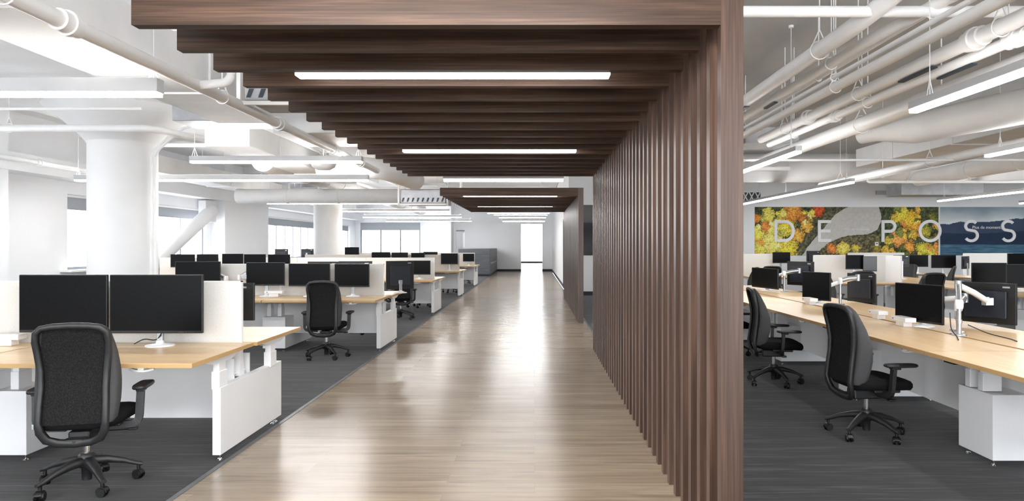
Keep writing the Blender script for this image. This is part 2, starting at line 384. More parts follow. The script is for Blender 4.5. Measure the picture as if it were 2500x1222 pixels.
one('wall_conduit', mb, 'pipe', 'pair of thin grey-white conduits climbing the right side of large column', 'conduit')

# ------------------------------------------------------------------ slatted wood portals
def portal(y0, n_slat, pitch, label, zb, hb, xl=-1.829, xs=0.845, xe=0.947, post_first=True):
    t = thing('slatted_wood_portal', label, 'portal', (0, y0, 0))
    top = zb+hb
    for i in range(n_slat):
        y = i*pitch
        first = (i == 0)
        bx = MB().box(xs, xe, y, y+0.062, 0.0, top)
        bx.build('post' if first else 'slat', 'wal_z', t)
        if i % 2 == 0:
            MB().box(xl, xs if not first else xs, y, y+0.064, zb, top).build('ceiling_beam', 'wal_x', t)
    return t
P1 = portal(3.157, 35, 0.2019, 'near dark walnut portal of ceiling slats turning down into a slatted screen', 2.5, 0.24)
P2 = portal(13.46, 34, 0.2019, 'far dark walnut slatted portal standing beyond the gap in corridor', 2.46, 0.157)
# rails that carry the ceiling slats, laid on top of them
MB().box(-1.2, -1.1, 0.0, 6.93, 2.742, 2.80).box(.4, .5, 0.0, 6.93, 2.742, 2.80).build('carrier_rail', 'dark_base', P1)

# ------------------------------------------------------------------ linear lamps
def lamp(p0, p1, z, label, h=0.10, wd=0.09, mat='lamp', hang=True, top=None, group=None, dif=0.03, inset=.25, up=False, body='lamp_body'):
    """pendant linear fixture between two plan points, bottom at z"""
    p0 = Vector((p0[0], p0[1], 0)); p1 = Vector((p1[0], p1[1], 0)); c = (p0+p1)/2; d = p1-p0; ln = d.length
    t = thing('linear_pendant_light', label, 'ceiling light', (c.x, c.y, z), math.atan2(d.y, d.x), group)
    MB().box(-ln/2, ln/2, -wd/2, wd/2, dif, h, bev=0.004).build('housing', body, t)
    MB().box(-ln/2+.01, ln/2-.01, -wd/2+.003, wd/2-.003, 0, dif, bev=0.004).build('diffuser', mat, t)
    if up: MB().add([(-ln/2+.05, -wd/2+.012, h+.001), (ln/2-.05, -wd/2+.012, h+.001), (ln/2-.05, wd/2-.012, h+.001), (-ln/2+.05, wd/2-.012, h+.001)], [(0, 1, 2, 3)]).build('uplight_diffuser', 'uplamp', t)
    if hang:
        tz = (top or ZC)-z
        for s in (-1, 1):
            x = s*(ln/2-min(inset, ln*.1))
            MB().cyl((x, 0, h), (x, 0, tz), .004, n=6).cyl((x-.045, 0, h), (x, 0, h+.14), .004, n=6).cyl((x+.045, 0, h), (x, 0, h+.14), .004, n=6).cyl((x, 0, tz-.03), (x, 0, tz), .03, n=12).build('suspension_cable', 'white', t)
    return t
CORR = [(4.12, 2.495), (7.44, 2.495), (10.78, 2.49), (13.72, 2.465), (17.22, 2.46), (20.75, 2.45), (24.2, 2.55), (27.6, 2.59), (30.6, 2.55)]
cl = ['nearest of the bright tubes, tucked behind the third walnut ceiling slat', 'second bright tube set in the near walnut slatted ceiling',
      'bright tube hanging in the open gap between the two walnut portals', 'bright tube just behind front slat of the far walnut portal',
      'bright tube deeper inside the far walnut portal ceiling', 'bright corridor tube just past the far walnut portal',
      'corridor tube hanging second beyond the far walnut portal', 'corridor tube hanging third beyond the far walnut portal', 'farthest corridor tube, nearest the end wall opening']
for i, (y, z) in enumerate(CORR):
    far = i >= 5
    lamp((-1.413, y), (0.453, y), z, cl[i], h=0.10 if far else .09, wd=0.06 if far else .10, mat='lamp' if i >= 5 else 'lamp_warm', hang=(i in (2, 5, 6, 7, 8)), dif=0.022 if far else .04, body='unit_grey' if far else 'lamp_body')
for y, lab in ((2.15, 'added unseen tube overhead, front-lighting the near walnut portal'),):
    lamp((-1.413, y), (0.453, y), 2.62, lab, h=.13, wd=.30, mat='lamp', dif=.11)  # unseen lamp, added and widened to brighten the portal's front beam
LP = [((-7.6, 6.07), (-3.26, 6.07), 'long white pendant light over the nearest left desk row', .15),
      ((-5.43, 11.0), (-2.72, 11.0), 'white pendant light over the second left desk row', .11),
      ((-9.3, 14.1), (-3.36, 14.1), 'long white pendant light passing behind the large round column', .13),
      ((-8.4, 21.9), (-3.0, 21.9), 'long white pendant light hanging beyond the third left row', .14),
      ((-8.0, 27.0), (-3.3, 27.0), 'white pendant light over the farthest left desk row', .12),
      ((-8.0, 32.5), (-3.4, 32.5), 'farthest white pendant light on the left near back wall', .12),
      ((-8.0, 37.6), (-3.4, 37.6), 'added white pendant light nearest the back windows', .12),  # extra pendant, added to brighten the end wall
      ((-7.6, -1.5), (-3.3, -1.5), 'added unseen pendant light over left carpet behind the viewpoint', .12),  # this and the next: unseen pendants added as fill from behind the camera
      ((-7.6, -6.5), (-3.3, -6.5), 'farther added unseen pendant light over left carpet behind the viewpoint', .12)]
for a, b2, lab, h in LP: lamp(a, b2, 2.8, lab, h=h, wd=0.12, inset=.06, up=True)
LR = [((3.15, 1.2), (3.15, 5.8), 'white strip light running over the near right bench'),
      ((3.15, 8.3), (3.15, 11.9), 'short white strip light farther along the right bench'),
      ((5.65, 4.0), (5.65, 8.7), 'white strip light ending at the right edge of view'),
      ((5.62, 12.3), (5.62, 18.9), 'long white strip light crossing before the autumn mural'),
      ((10.15, 10.0), (10.15, 17.5), 'long white strip light hanging before the lake mural'),
      ((12.9, 13.0), (12.9, 18.5), 'white strip light above the far right desks'),
      ((3.15, -4.5), (3.15, -0.6), 'added unseen strip light over right carpet behind the viewpoint')]  # last strip is out of view, added to light the room from behind
for a, b2, lab in LR: lamp(a, b2, 2.6, lab, h=.09, wd=.08)

# ------------------------------------------------------------------ chair
def make_chair(label, loc, rz):
    t = thing('office_chair', label, 'chair', loc, rz, 'black office chairs')
    # base
    mb = MB().lathe([(.028, .045), (.030, .12), (.042, .125), (.048, .20), (.036, .215)], n=20)
    R = 0.28
    for k in range(5):
        a = 2*PI*k/5+PI+.61; ca, sa = math.cos(a), math.sin(a); rg = []
        for r, z, hw, hh in ((.03, .165, .034, .03), (.11, .158, .028, .024), (.2, .135, .022, .018), (R-.01, .105, .017, .013), (R+.022, .096, .016, .011)):
            rg.append([(ca*r-sa*o*hw, sa*r+ca*o*hw, z+q*hh) for o, q in ((-1, -.8), (-.95, .4), (-.5, 1), (.5, 1), (.95, .4), (1, -.8))])
        mb.ring_loft(rg, 'chair_frame')
    mb.build('star_base', 'chair_frame', t)
    for k in range(5):
        a = 2*PI*k/5+PI+.61; x, y = R*math.cos(a), R*math.sin(a); sw = a+0.9*math.sin(3.1*k+1)
        c, s_ = math.cos(sw), math.sin(sw); mb = MB()
        for o in (-1, 1):
            mb.cyl((x-s_*o*.008, y+c*o*.008, .031), (x-s_*o*.026, y+c*o*.026, .031), .030, .026, 18, 'black')
        mb.cyl((x, y, .05), (x, y, .10), .011, n=10, mat='black')
        rg = []
        for o in (-1, 1):
            rg.append([(x-s_*o*.018+c*math.cos(q)*.034, y+c*o*.018+s_*math.cos(q)*.034, .032+math.sin(q)*.034) for q in [PI*j/8 for j in range(9)]])
        mb.ring_loft(rg, 'black')
        mb.build('caster', None, t)
    MB().lathe([(.020, .21), (.020, .31)], n=18).build('gas_cylinder', 'chrome', t)
    MB().box(-.13, .10, -.06, .06, .30, .375, 'chair_frame', .012).box(-.05, .16, -.20, .20, .375, .40, 'chair_frame', .008).cyl((.05, -.06, .335), (.05, -.24, .335), .008, mat='black').box(.03, .08, -.27, -.22, .327, .343, 'black', .004).build('tilt_mechanism', None, t)
    # seat: superellipse loft
    rg = []
    for z, sx, inset in ((.398, .88, .03), (.405, .95, .012), (.43, 1.0, 0), (.455, 1.0, 0), (.472, .95, .012), (.478, .85, .04)):
        ring = []
        for j in range(36):
            q = 2*PI*j/36; e = .42
            cx_ = math.copysign(abs(math.cos(q))**e, math.cos(q)); sy_ = math.copysign(abs(math.sin(q))**e, math.sin(q))
            x = .035+cx_*(.245-inset); y = sy_*(.245-inset)*(1-.06*(cx_ < 0))
            drop = -.022*max(0, (x-.16)/.12)**2 if x > .16 else 0
            ring.append((x, y, z+drop))
        rg.append(ring)
    MB().ring_loft(rg).build('seat', 'seat_fabric', t)
    # back
    def itp(tab, z):
        for (z0, v0), (z1, v1) in zip(tab, tab[1:]):
            if z <= z1:
                q = (z-z0)/(z1-z0); q = max(0, q); return v0+(v1-v0)*q
        return tab[-1][1]
    rx = [(.30, -.17), (.36, -.215), (.45, -.235), (.6, -.215), (.72, -.198), (.85, -.21), (.97, -.238), (1.05, -.262)]
    dp = [(.44, .10), (.6, .125), (.74, .105), (.88, .07), (.98, .045), (1.04, .022)]
    hw = [(.44, .214), (.55, .225), (.7, .226), (.85, .218), (.95, .203), (1.0, .188), (1.025, .166), (1.036, .135)]
    rg = []
    for z in (.44, .46, .50, .56, .62, .68, .74, .8, .86, .92, .97, 1.0, 1.02, 1.032, 1.037):
        x0 = itp(rx, z)+.02; d = itp(dp, z); h = itp(hw, z); ring = []
        if z == .44: d *= .7; h -= .01
        pts = [(x0, -h*.93), (x0+d*.25, -h*.985), (x0+d*.7, -h), (x0+d*.95, -h*.97), (x0+d, -h*.9)]
        pts += [(x0+d-.035*(1-abs(u)**2.2)*min(1, d/.08), h*.9*u) for u in (-.75, -.5, -.25, 0, .25, .5, .75)]
        pts += [(x0+d, h*.9), (x0+d*.95, h*.97), (x0+d*.7, h), (x0+d*.25, h*.985), (x0, h*.93)]
        pts += [(x0+.004, h*.86*u) for u in (.6, .2, -.2, -.6)]
        rg.append([(x, y, z) for x, y in pts])
    bk = MB().ring_loft(rg).build('backrest', 'chair_fabric', t)
    # woven rear panel
    vs, fs = [], []; zs = [.44+.575*i/16 for i in range(17)]
    for z in zs:
        h = itp(hw, min(z, .98))*.80
        for u in range(9): vs.append((itp(rx, z)+.010, h*(-1+u/4), z))
    for i in range(16):
        for u in range(8): a = i*9+u; fs.append((a, a+1, a+10, a+9))
    MB().add(vs, fs, None, True).build('woven_panel', 'mesh', bk)
    # rear frame: U path
    half = [(0, .318), (.09, .325), (.15, .35), (.178, .40), (.186, .46), (.184, .56), (.180, .66), (.184, .76), (.196, .86), (.203, .93), (.196, .985), (.165, 1.015), (.10, 1.026), (0, 1.03)]
    half = [(y*.95, z) for y, z in half]
    path = [(y, z) for y, z in half]+[(-y, z) for y, z in half[-2:0:-1]]
    P = [(itp(rx, z)-.002, y, z) for y, z in path]; n = len(P); rings = []
    for i in range(n):
        a = Vector(P[i-1]); b3 = Vector(P[(i+1) % n]); tt = (b3-a).normalized(); p = Vector(P[i])
        nx = Vector((1, 0, 0)); u = tt.cross(nx).normalized(); w_ = .017 if P[i][2] > .42 else .022
        rings.append([tuple(p+u*du+nx*dx) for du, dx in ((-w_, -.008), (-w_*.7, -.014), (w_*.7, -.014), (w_, -.008), (w_, .018), (-w_, .018))])
    MB().ring_loft(rings, None, True, False, True).build('back_frame', 'chair_frame', t)
    MB().box(-.20, -.08, -.05, .05, .315, .345, bev=.008).build('yoke', 'chair_frame', t)
    MB().box(-.238, -.228, .196, .208, .425, .455, bev=.002).build('adjuster', 'alu', t)
    for s in (-1, 1):
        rect = [(-.022, -.014), (.022, -.014), (.022, .014), (-.022, .014)]
        pts = arcpts([(.02, s*.12, .368), (.03, s*.285, .372), (.045, s*.292, .585)], .05, 5)
        arm = MB().sweep(pts, rect, None, False, up=(1, 0, 0))
        arm.box(.02, .09, s*.292-.025, s*.292+.025, .572, .592, bev=.006)
        ao = arm.build('armrest', 'chair_frame', t)
        rg = []
        for z, k in ((.590, .92), (.596, 1), (.606, 1), (.613, .93)):
            rg.append([(.10+math.copysign(abs(math.cos(q))**.5, math.cos(q))*.125*k, s*.292+math.copysign(abs(math.sin(q))**.5, math.sin(q))*.045*k, z) for q in [2*PI*j/20 for j in range(20)]])
        MB().ring_loft(rg).build('arm_pad', 'chair_frame', ao)
    return t
R_ = math.radians
ch0 = make_chair('black office chair nearest on the left, pulled up to the front desk', (-2.79, 4.34, 0), R_(104))
# (x, y, angle, label)
chairs = [
 (-2.78, 9.30, 94, 'black office chair at the second left row beside the plank walkway'),
 (-2.86, 11.95, -95, 'black office chair behind the second left row, star base seen below panel'),
 (-2.72, 14.15, 110, 'black office chair turned sideways in the aisle before the third left row'),
 (-2.80, 16.95, -90, 'black office chair behind third left row, only base showing under desk'),
 (-2.75, 22.15, -85, 'black office chair behind fourth left row, base showing past end panel'),
 (-2.80, 27.45, -90, 'black office chair behind the farthest left row near grey cabinets'),
 (-4.42, 9.30, 84, 'black office chair at inner seat of second left row, mostly behind front divider'),
 (-4.30, 14.0, 92, 'black office chair at inner place of the third left row'),
 (2.62, 5.50, 5, 'large black office chair with mesh back at the near right bench'),
 (2.60, 7.57, -8, 'second black office chair along right bench, seen from its side'),
 (2.62, 9.45, 0, 'black office chair half hidden by the walnut post at right bench'),
 (4.5, 14.85, 172, 'black office chair at bench end just right of the walnut post'),
 (5.10, 12.0, 20, 'tall-backed grey chair in side view below the grey road of mural'),
 (5.95, 12.75, 80, 'black office chair facing the white partition below the mural letter P'),
 (6.72, 12.0, 100, 'black office chair seen from behind above the near right monitor top'),
 (9.2, 15.7, 150, 'tall black office chair in side view under the mural seam'),
 (9.15, 14.5, 165, 'dark grey chair seen from behind above the right monitor back'),
 (9.1, 17.2, 200, 'black office chair at the far desk below the lake mural'),
 (5.4, 15.95, 80, 'small distant grey chair left of the monitor under the yellow trees'),
]
for x, y, a, lab in chairs: dup(ch0, (x, y, 0), R_(a), lab, 'black office chairs')

# ------------------------------------------------------------------ desks
ZT = 0.76
def foot(mb, x, y, z=.045):
    mb.cyl((x, y, .006), (x, y, z+.01), .006, n=8).cyl((x, y, 0), (x, y, .01), .02, .014, 14)
def make_desk(label, loc, rz, wd, dp, oak, lean=0.0, group='height adjustable desks', clip_r=0.0):
    """wd along local x (centre 0), dp along local y from 0 (user edge) to dp"""
    t = thing('height_adjustable_desk', label, 'desk', loc, rz, group)
    MB().box(-wd/2, wd/2, 0, dp, ZT-.028, ZT-.002, 'oak_edge').box(-wd/2+.0015, wd/2-.0015, .0015, dp-.0015, ZT-.003, ZT, oak).build('desktop', None, t)
    for s in (-1, 1):
        x = s*(wd/2-.068); y = dp*.56
        MB().prism([(y-.34, ZT-.028), (y+.3, ZT-.028), (y+.12, ZT-.075), (y-.14, ZT-.075)], 0, x-.03, x+.03).build('top_bracket', 'lam', t)
        lg = MB().box(x-.022, x+.022, y-.055, y+.055, .62, ZT-.07, bev=.004).box(x-.029, x+.029, y-.065, y+.065, .50, .625, bev=.004)
        lg.build('telescopic_leg', 'lam', t)
    # control paddle under the user edge
    pts = [(wd/2-.34+.075*u, .05-.012*(1-u*u), ZT-.042-.012*(1-u*u)) for u in [i/6-1 for i in range(13)]]
    MB().sweep(pts, [(-.012, -.006), (.012, -.006), (.012, .006), (-.012, .006)]).box(wd/2-.36, wd/2-.32, .03, .09, ZT-.05, ZT-.028, bev=.003).build('height_paddle', 'white', t)
    MB().box(-wd/2+.09, wd/2-.09, dp*.5-.02, dp*.5+.02, ZT-.07, ZT-.03).build('cross_rail', 'lam', t)
    return t
def make_base(label, loc, rz, xs_panel, xs_ped, x0, x1, d0, d1, yc, group='white desk bench bases'):
    """bench base: end panels at xs_panel, pedestals at xs_ped; local y measured to the bench"""
    t = thing('bench_base', label, 'desk base', loc, rz, group)
    for x in xs_panel:
        p = MB().box(x-.029, x+.029, d0, d1, .045, .512, bev=.003).build('end_panel', 'lam', t)
        for yy in (d0+.05, d1-.12, d1-.06):
            mb = MB(); foot(mb, x, yy); mb.build('levelling_foot', 'chrome', p)
    for x in xs_ped:
        p = MB().box(x-.16, x+.16, d0, d1, .045, .49, bev=.003).build('pedestal', 'lam', t)
        for dx in (-.12, .12):
            for yy in (d0+.05, d1-.05):
                mb = MB(); foot(mb, x+dx, yy); mb.build('levelling_foot', 'chrome', p)
    MB().box(x0, x1, yc-.12, yc-.10, .22, .66).build('modesty_panel', 'lam', t)
    MB().box(x0, x1, yc+.16, yc+.18, .22, .66).build('modesty_panel', 'lam', t)
    MB().box(x0+.02, x1-.02, yc-.08, yc+.14, .53, .545).box(x0+.02, x1-.02, yc-.08, yc-.07, .53, .62).build('cable_tray', 'lam', t)
    for x in xs_panel:
        MB().prism([(yc+.03-.045, .51), (yc+.03+.045, .51), (yc+.03+.012, .75), (yc+.03-.012, .75)], 0, x-.12, x-.03 if x > (x0+x1)/2 else x+.03).build('divider_post', 'lam', t)
    return t
def make_divider(label, loc, rz, wd, z1=1.229):
    t = thing('desk_divider', label, 'divider', loc, rz, 'fabric desk dividers')
    MB().box(-wd/2+.006, wd/2-.006, -.013, .013, .69, z1-.006, bev=.004).build('fabric_panel', 'fabric', t)
    MB().box(-wd/2, wd/2, -.015, .015, z1-.008, z1).box(-wd/2, -wd/2+.008, -.015, .015, .69, z1).box(wd/2-.008, wd/2, -.015, .015, .69, z1).build('edge_trim', 'white', t)
    return t
ordw = ['nearest', 'second', 'third', 'fourth', 'farthest']
LD = [4.836, 9.86, 15.11, 20.3, 25.6]
W = 1.53
for r, D in enumerate(LD):
    nd = [2, 2, 4, 3, 3][r]; f0 = D-.466; mid = D+.494; bk = D+1.514
    xe = -2.15
    pos = ['aisle-end', 'inner', 'third-from-aisle', 'window-side']
    for k in range(nd):
        xc = xe-W/2-k*(W+.012)
        make_desk('light oak %s desk on the near side of the %s left row' % (pos[k], ordw[r]), (xc, f0, 0), 0, W, mid-f0-.01, 'oak_x')
        if k < (1 if r in (0,) else nd):
            make_desk('light oak %s desk on the far side of the %s left row' % (pos[k], ordw[r]), (xc+.02, bk, 0), PI, W, bk-mid-.02, 'oak_x')
        make_divider('pale fabric divider at %s desks of the %s left row' % (pos[k], ordw[r]), (xc-.09, mid+.01, 0), 0, W)
    xin = xe-nd*(W+.012)
    peds = [-3.69-W*k-.012*k for k in range(nd)]
    make_base('white panelled base under the %s left desk row' % ordw[r], (0, 0, 0), 0, [-2.209], peds, xin+.05, -2.24, D, D+1.16, mid-.03)
# right benches run away from the viewer
RL = 2.02
rp = ['nearest', 'second', 'third', 'fourth', 'farthest']
for k in range(5):
    y0 = 2.856+RL*k+.006*k
    make_desk('light oak desk, %s along the left side of the near right bench' % rp[k], (2.74, y0+RL/2, 0), -PI/2, RL, .72, 'oak_x')
    make_desk('pale oak desk, %s along the far side of the near right bench' % rp[k], (4.24, y0+RL/2, 0), PI/2, RL, .74, 'oak_x')
def bench_base_right(label, y0, y1, peds, x0):
    t = thing('bench_base', label, 'desk base', (x0, 0, 0), 0, 'white desk bench bases')
    for y in peds:
        p = MB().box(.36, 1.14, y-.19, y+.19, .045, .49, bev=.003).build('pedestal', 'lam', t)
        for dx in (.40, 1.1):
            for yy in (y-.14, y+.14):
                mb = MB(); foot(mb, dx, yy); mb.build('levelling_foot', 'chrome', p)
    for x in (.62, .88): MB().box(x-.01, x+.01, y0, y1, .20, .66).build('modesty_panel', 'lam', t)
    MB().box(.64, .86, y0, y1, .53, .545).build('cable_tray', 'lam', t)
    return t
bench_base_right('white pedestals and screen panel beneath the near right bench', 3.0, 12.9, [4.9, 6.91, 8.95, 10.95, 12.8], 2.74)
for k in range(4):
    y0 = 8.9+RL*k
    make_desk('light oak desk, %s along left side of the middle right bench' % rp[k], (7.3, y0+RL/2, 0), -PI/2, RL, .72, 'oak_x')
    make_desk('pale oak desk, %s along right side of the middle right bench' % rp[k], (8.8, y0+RL/2, 0), PI/2, RL, .74, 'oak_x')
bench_base_right('white pedestals and panel beneath the middle right bench', 9.0, 16.9, [10.9, 12.9, 14.9], 7.3)
for k in range(3):
    y0 = 13.0+RL*k
    make_desk('light oak desk, %s in the far right bench under lake mural' % rp[k], (10.0, y0+RL/2, 0), -PI/2, RL, .72, 'oak_x')
bench_base_right('white pedestals and panel beneath the far right bench', 13.1, 19.0, [13.4, 15.0, 17.0], 10.0)
# crosswise desk with white partition between the benches
make_desk('pale crosswise desk in front of the white partition under letter E', (6.50, 13.6, 0), 0, 1.45, .72, 'oak_x')
o = make_divider('tall white partition standing behind crosswise desk below letters E and P', (6.52, 14.42, 0), 0, 1.5, 1.305)
MB().box(.745, .775, -.6, .0, .045, 1.30).build('side_wing', 'lam', o)
MB().box(-.75, -.72, -.04, .04, 0, .7).build('support_leg', 'lam', o); MB().box(.70, .73, -.04, .0, 0, .05).build('support_leg', 'lam', o)
MB().box(-.72, .7, -.012, .012, .1, .69).build('lower_panel', 'lam', o)
make_desk('pale distant desk below the yellow trees beside left mural edge', (6.0, 16.4, 0), 0, 1.8, .72, 'oak_x')
for x, y, wd, lab, zt in ((9.12, 18.6, 1.5, 'low white screen under the autumn mural right part', 1.31), (11.85, 18.2, 1.3, 'low white screen under the left part of lake mural', 1.30),
                      (5.3, 17.2, 1.3, 'low white screen behind the small distant monitor', 1.30)):
    o = make_divider(lab, (x, y, 0), 0, wd, zt)
    MB().box(-wd/2, -wd/2+.03, -.15, .15, 0, .7).build('support_leg', 'lam', o); MB().box(wd/2-.03, wd/2, -.15, .15, 0, .7).build('support_leg', 'lam', o)

# ------------------------------------------------------------------ monitors
def make_monitor(label, x, y, rz, w_, z0, z1, stand=True, tilt=0, scr='screen', wtag=False):
    """faces local -y; origin on the desk under the screen centre"""
    t = thing('monitor', label, 'monitor', (x, y, ZT), rz, 'desktop monitors')
    a, b2 = z0-ZT, z1-ZT
    MB().box(-w_/2, w_/2, -.004, .022, a, b2, 'black', .005).box(-w_*.36, w_*.36, .018, .045, a+.05, b2-.07, 'blue_black', .008).build('housing', None, t)
    MB().box(-w_/2+.007, w_/2-.007, -.006, -.003, a+.02, b2-.007).build('screen', scr, t)
    mb = MB().box(w_*.24, w_*.30, -.0065, -.0055, a+.007, a+.011)
    for i in range(4): mb.box(w_*.32+i*.018, w_*.32+.008+i*.018, -.0065, -.0055, a+.006, a+.010)
    mb.build('button_strip', 'grey_screen', t)
    MB().box(-w_*.40, -w_*.28, .0215, .0235, b2-.042, b2-.028).build('name_plate', 'alu', t)
    if stand:
        MB().box(-.022, .022, .045, .07, .01, max(a+.12, .1), bev=.004).box(-.03, .03, .02, .06, a+.08, a+.14, bev=.004).build('stand_neck', 'alu', t)
        MB().lathe([(.10, 0), (.10, .006), (.085, .012), (.03, .02), (.025, .04)], 0, .05, n=28).build('stand_base', 'lam', t)
    return t
def cable(label, pts, z=ZT):
    one('monitor_cable', MB().sweep(arcpts(pts, .05, 5), .004), 'cable', label, 'cable')
make_monitor('large black monitor, left of the pair on the nearest left desk', X_at(154.5, 5.1), 5.10, 0, .645, .864, 1.287)
make_monitor('large black monitor, right of the pair on the nearest left desk', X_at(381.5, 5.1), 5.10, 0, .680, .858, 1.287)
cable('thin black cable trailing below the large right front monitor', [(-2.95, 5.13, ZT+.015), (-2.9, 5.17, ZT+.05), (-2.8, 5.16, ZT+.035), (-2.74, 5.12, ZT+.10)])
make_monitor('black monitor peeking out behind the front pale divider', -2.63, 5.78, PI, .62, .88, 1.19)
lm = [ # px centre, D, w, z0, z1, yaw, label
 (648, 10.1, .55, .92, 1.255, 2, 'black monitor, left of three on the second left row aisle desk'),
 (755, 10.1, .60, .91, 1.24, 0, 'black monitor, middle of three behind the mesh chair, second left row'),
 (859, 10.1, .51, .90, 1.235, -3, 'black monitor, right of three beside divider end, second left row'),
 (483, 10.1, .64, .92, 1.27, 3, 'black monitor at inner desk of second left row, near the column'),
 (446, 15.35, .52, 1.02, 1.31, 4, 'dark monitor farthest left in the third row, below the window brace'),
 (506, 15.35, .50, 1.02, 1.31, -6, 'bluish dark monitor next to the leftmost in the third row'),
 (568, 15.35, .46, 1.02, 1.32, 2, 'dark monitor behind the white brackets in the third row'),
 (622, 15.35, .48, 1.0, 1.31, 0, 'dark monitor in the middle of the third left row'),
 (681, 15.35, .50, 1.0, 1.31, -4, 'dark monitor right of middle in the third left row'),
 (1023, 15.35, .50, .86, 1.17, 0, 'black monitor at aisle end of the third left row'),
 (976, 20.5, .48, .97, 1.30, 3, 'dark monitor at inner place of fourth left row'),
 (930, 20.5, .55, .97, 1.31, 0, 'dark monitor far from the aisle in fourth left row'),
 (1020, 20.5, .40, .97, 1.29, -4, 'small dark monitor between two others in fourth left row'),
 (1051, 20.9, .42, .97, 1.31, 3, 'dark monitor just left of aisle monitor in fourth left row'),
 (1097, 20.5, .50, .95, 1.27, -3, 'black monitor at aisle end of the fourth left row'),
 (1144, 25.8, .42, .91, 1.20, 0, 'black monitor at aisle end of the farthest left row'),
 (859, 25.9, .52, 1.08, 1.44, 6, 'raised dark monitor before the back windows, left of farthest row'),
]
for px, D, w_, z0, z1, yaw, lab in lm: make_monitor(lab, X_at(px, D), D, R_(yaw), w_, z0, z1)
for px, D, w_, z0, z1, yaw, lab in [
 (790, 10.95, .50, .93, 1.25, 176, 'dark monitor top seen behind the middle monitor, second left row'),
 (868, 10.95, .52, .93, 1.255, 184, 'dark monitor top seen behind the right monitor, second left row'),
 (976, 10.95, .44, .82, 1.26, 205, 'angled dark monitor back beyond the divider end, second left row'),
 (688, 16.3, .30, 1.12, 1.42, 185, 'raised bluish monitor above the third left row'),
 (751, 21.2, .40, 1.14, 1.40, 170, 'raised monitor with silver arm left of second column')]:
    make_monitor(lab, X_at(px, D), D, R_(yaw), w_, z0, z1)
# right side monitors: front faces turned to the left (local -y turned to -x)
def mon_r(xl, dl, xr, dr, z0, z1, lab, back=False, stand=True, scr='screen'):
    a = Vector((xl, dl)); b2 = Vector((xr, dr)); c = (a+b2)/2; d = b2-a
    rz = math.atan2(d.y, d.x)+(PI if back else 0)
    return make_monitor(lab, c.x, c.y, rz, d.length, z0, z1, stand, scr=scr)
mon_r(3.43, 6.62, 3.576, 6.1, .80, 1.15, 'large black monitor facing the chairs on near right bench')
mon_r(3.47, 9.02, 3.65, 8.6, .81, 1.165, 'black monitor second along the near right bench')
mon_r(3.70, 11.85, 3.86, 11.05, .80, 1.13, 'dark monitor third along bench, closest to the walnut post')
mon_r(3.97, 6.52, 4.23, 6.1, .80, 1.165, 'dark blue monitor back facing away on near right bench', True, False)
mon_r(4.10, 9.1, 4.28, 8.72, .78, 1.145, 'dark monitor back with silver bracket, second on near right bench', True, False)
mon_r(4.22, 11.6, 4.50, 11.2, .85, 1.24, 'dark monitor back behind two silver arms, third on right bench', True, False)
for (px, w_, D, y0, y1, yaw, lab, back, scr) in [
 (1908, 43, 16.85, 615, 642, 0, 'small distant black monitor below the yellow trees of mural', False, 'screen'),
 (1985, 35, 16.75, 612, 641, 190, 'dark grey monitor back left of the distant arm', True, 'screen'),
 (2087, 44, 13.95, 622, 657, 0, 'black monitor, left of the pair before the white partition', False, 'screen'),
 (2124, 31, 13.85, 625, 662, -12, 'grey-screened monitor, right of the pair before white partition', False, 'grey_screen'),
 (2200, 36, 15.4, 622, 652, 170, 'dark monitor with small white bracket right of the partition', True, 'screen'),
 (2242, 42, 18.5, 622, 651, -15, 'black monitor left of two under the mural letter O', False, 'screen'),
 (2304, 57, 16.8, 622, 654, -5, 'wide black monitor right of two under the mural seam', False, 'screen'),
 (2356, 30, 16.4, 625, 656, 215, 'narrow turned monitor left of the long white screen', True, 'screen'),
 (2415, 79, 12.2, 641, 692, -8, 'black monitor above the near right monitor back', False, 'screen'),
 (2490, 60, 11.3, 645, 702, -10, 'black monitor cut by the right picture edge, lower of two', False, 'screen'),
 (2495, 70, 15.6, 618, 646, 0, 'black monitor cut by right picture edge, upper and farther', False, 'screen')]:
    make_monitor(lab, X_at(px, D), D, R_(yaw), w_*D/F/max(.5, abs(math.cos(R_(yaw)))), Z_at(y1, D), Z_at(y0, D), True, scr=scr)
# ------------------------------------------------------------------ monitor arms
def make_arm(label, x, y, hx, hy, hz, ex, ey, ez, h=.34):
    t = thing('monitor_arm', label, 'monitor arm', (x, y, ZT), 0, 'silver monitor arms')
    MB().lathe([(.055, 0), (.055, .008), (.03, .014)], n=24).box(-.02, .02, -.05, .10, 0, .01, bev=.003).build('clamp_base', 'alu', t)
    MB().lathe([(.018, .01), (.018, h-.02)], n=18).lathe([(.024, .10), (.024, .13)], n=18).build('pole', 'alu', t)
    MB().lathe([(.028, h-.04), (.032, h-.02), (.032, h+.02), (.026, h+.035)], n=20).build('pole_collar', 'lam', t)
    E = Vector((hx-x, hy-y, hz-ZT)); Fp = Vector((ex-x, ey-y, ez-ZT)); S = Vector((0, 0, h))
    rc = [(-.016, -.028), (.016, -.028), (.022, 0), (.016, .028), (-.016, .028), (-.022, 0)]
    MB().sweep([S, S+(E-S)*.5+Vector((0, 0, .01)), E], rc, None, True).build('lower_arm', 'alu', t)
    MB().sweep([E, E+(Fp-E)*.5+Vector((0, 0, .01)), Fp], [(a*.9, b3*.8) for a, b3 in rc], None, True).build('upper_arm', 'lam', t)
    MB().cyl(E-Vector((0, 0, .04)), E+Vector((0, 0, .04)), .028, n=16).build('elbow_joint', 'alu', t)
    d = (Fp-E).normalized()
    MB().cyl(Fp-Vector((0, 0, .03)), Fp+Vector((0, 0, .04)), .02, n=14).box(Fp.x-.035, Fp.x+.035, Fp.y-.035, Fp.y+.035, Fp.z-.035, Fp.z+.035, bev=.004).build('mounting_plate', 'alu', t)
    return t
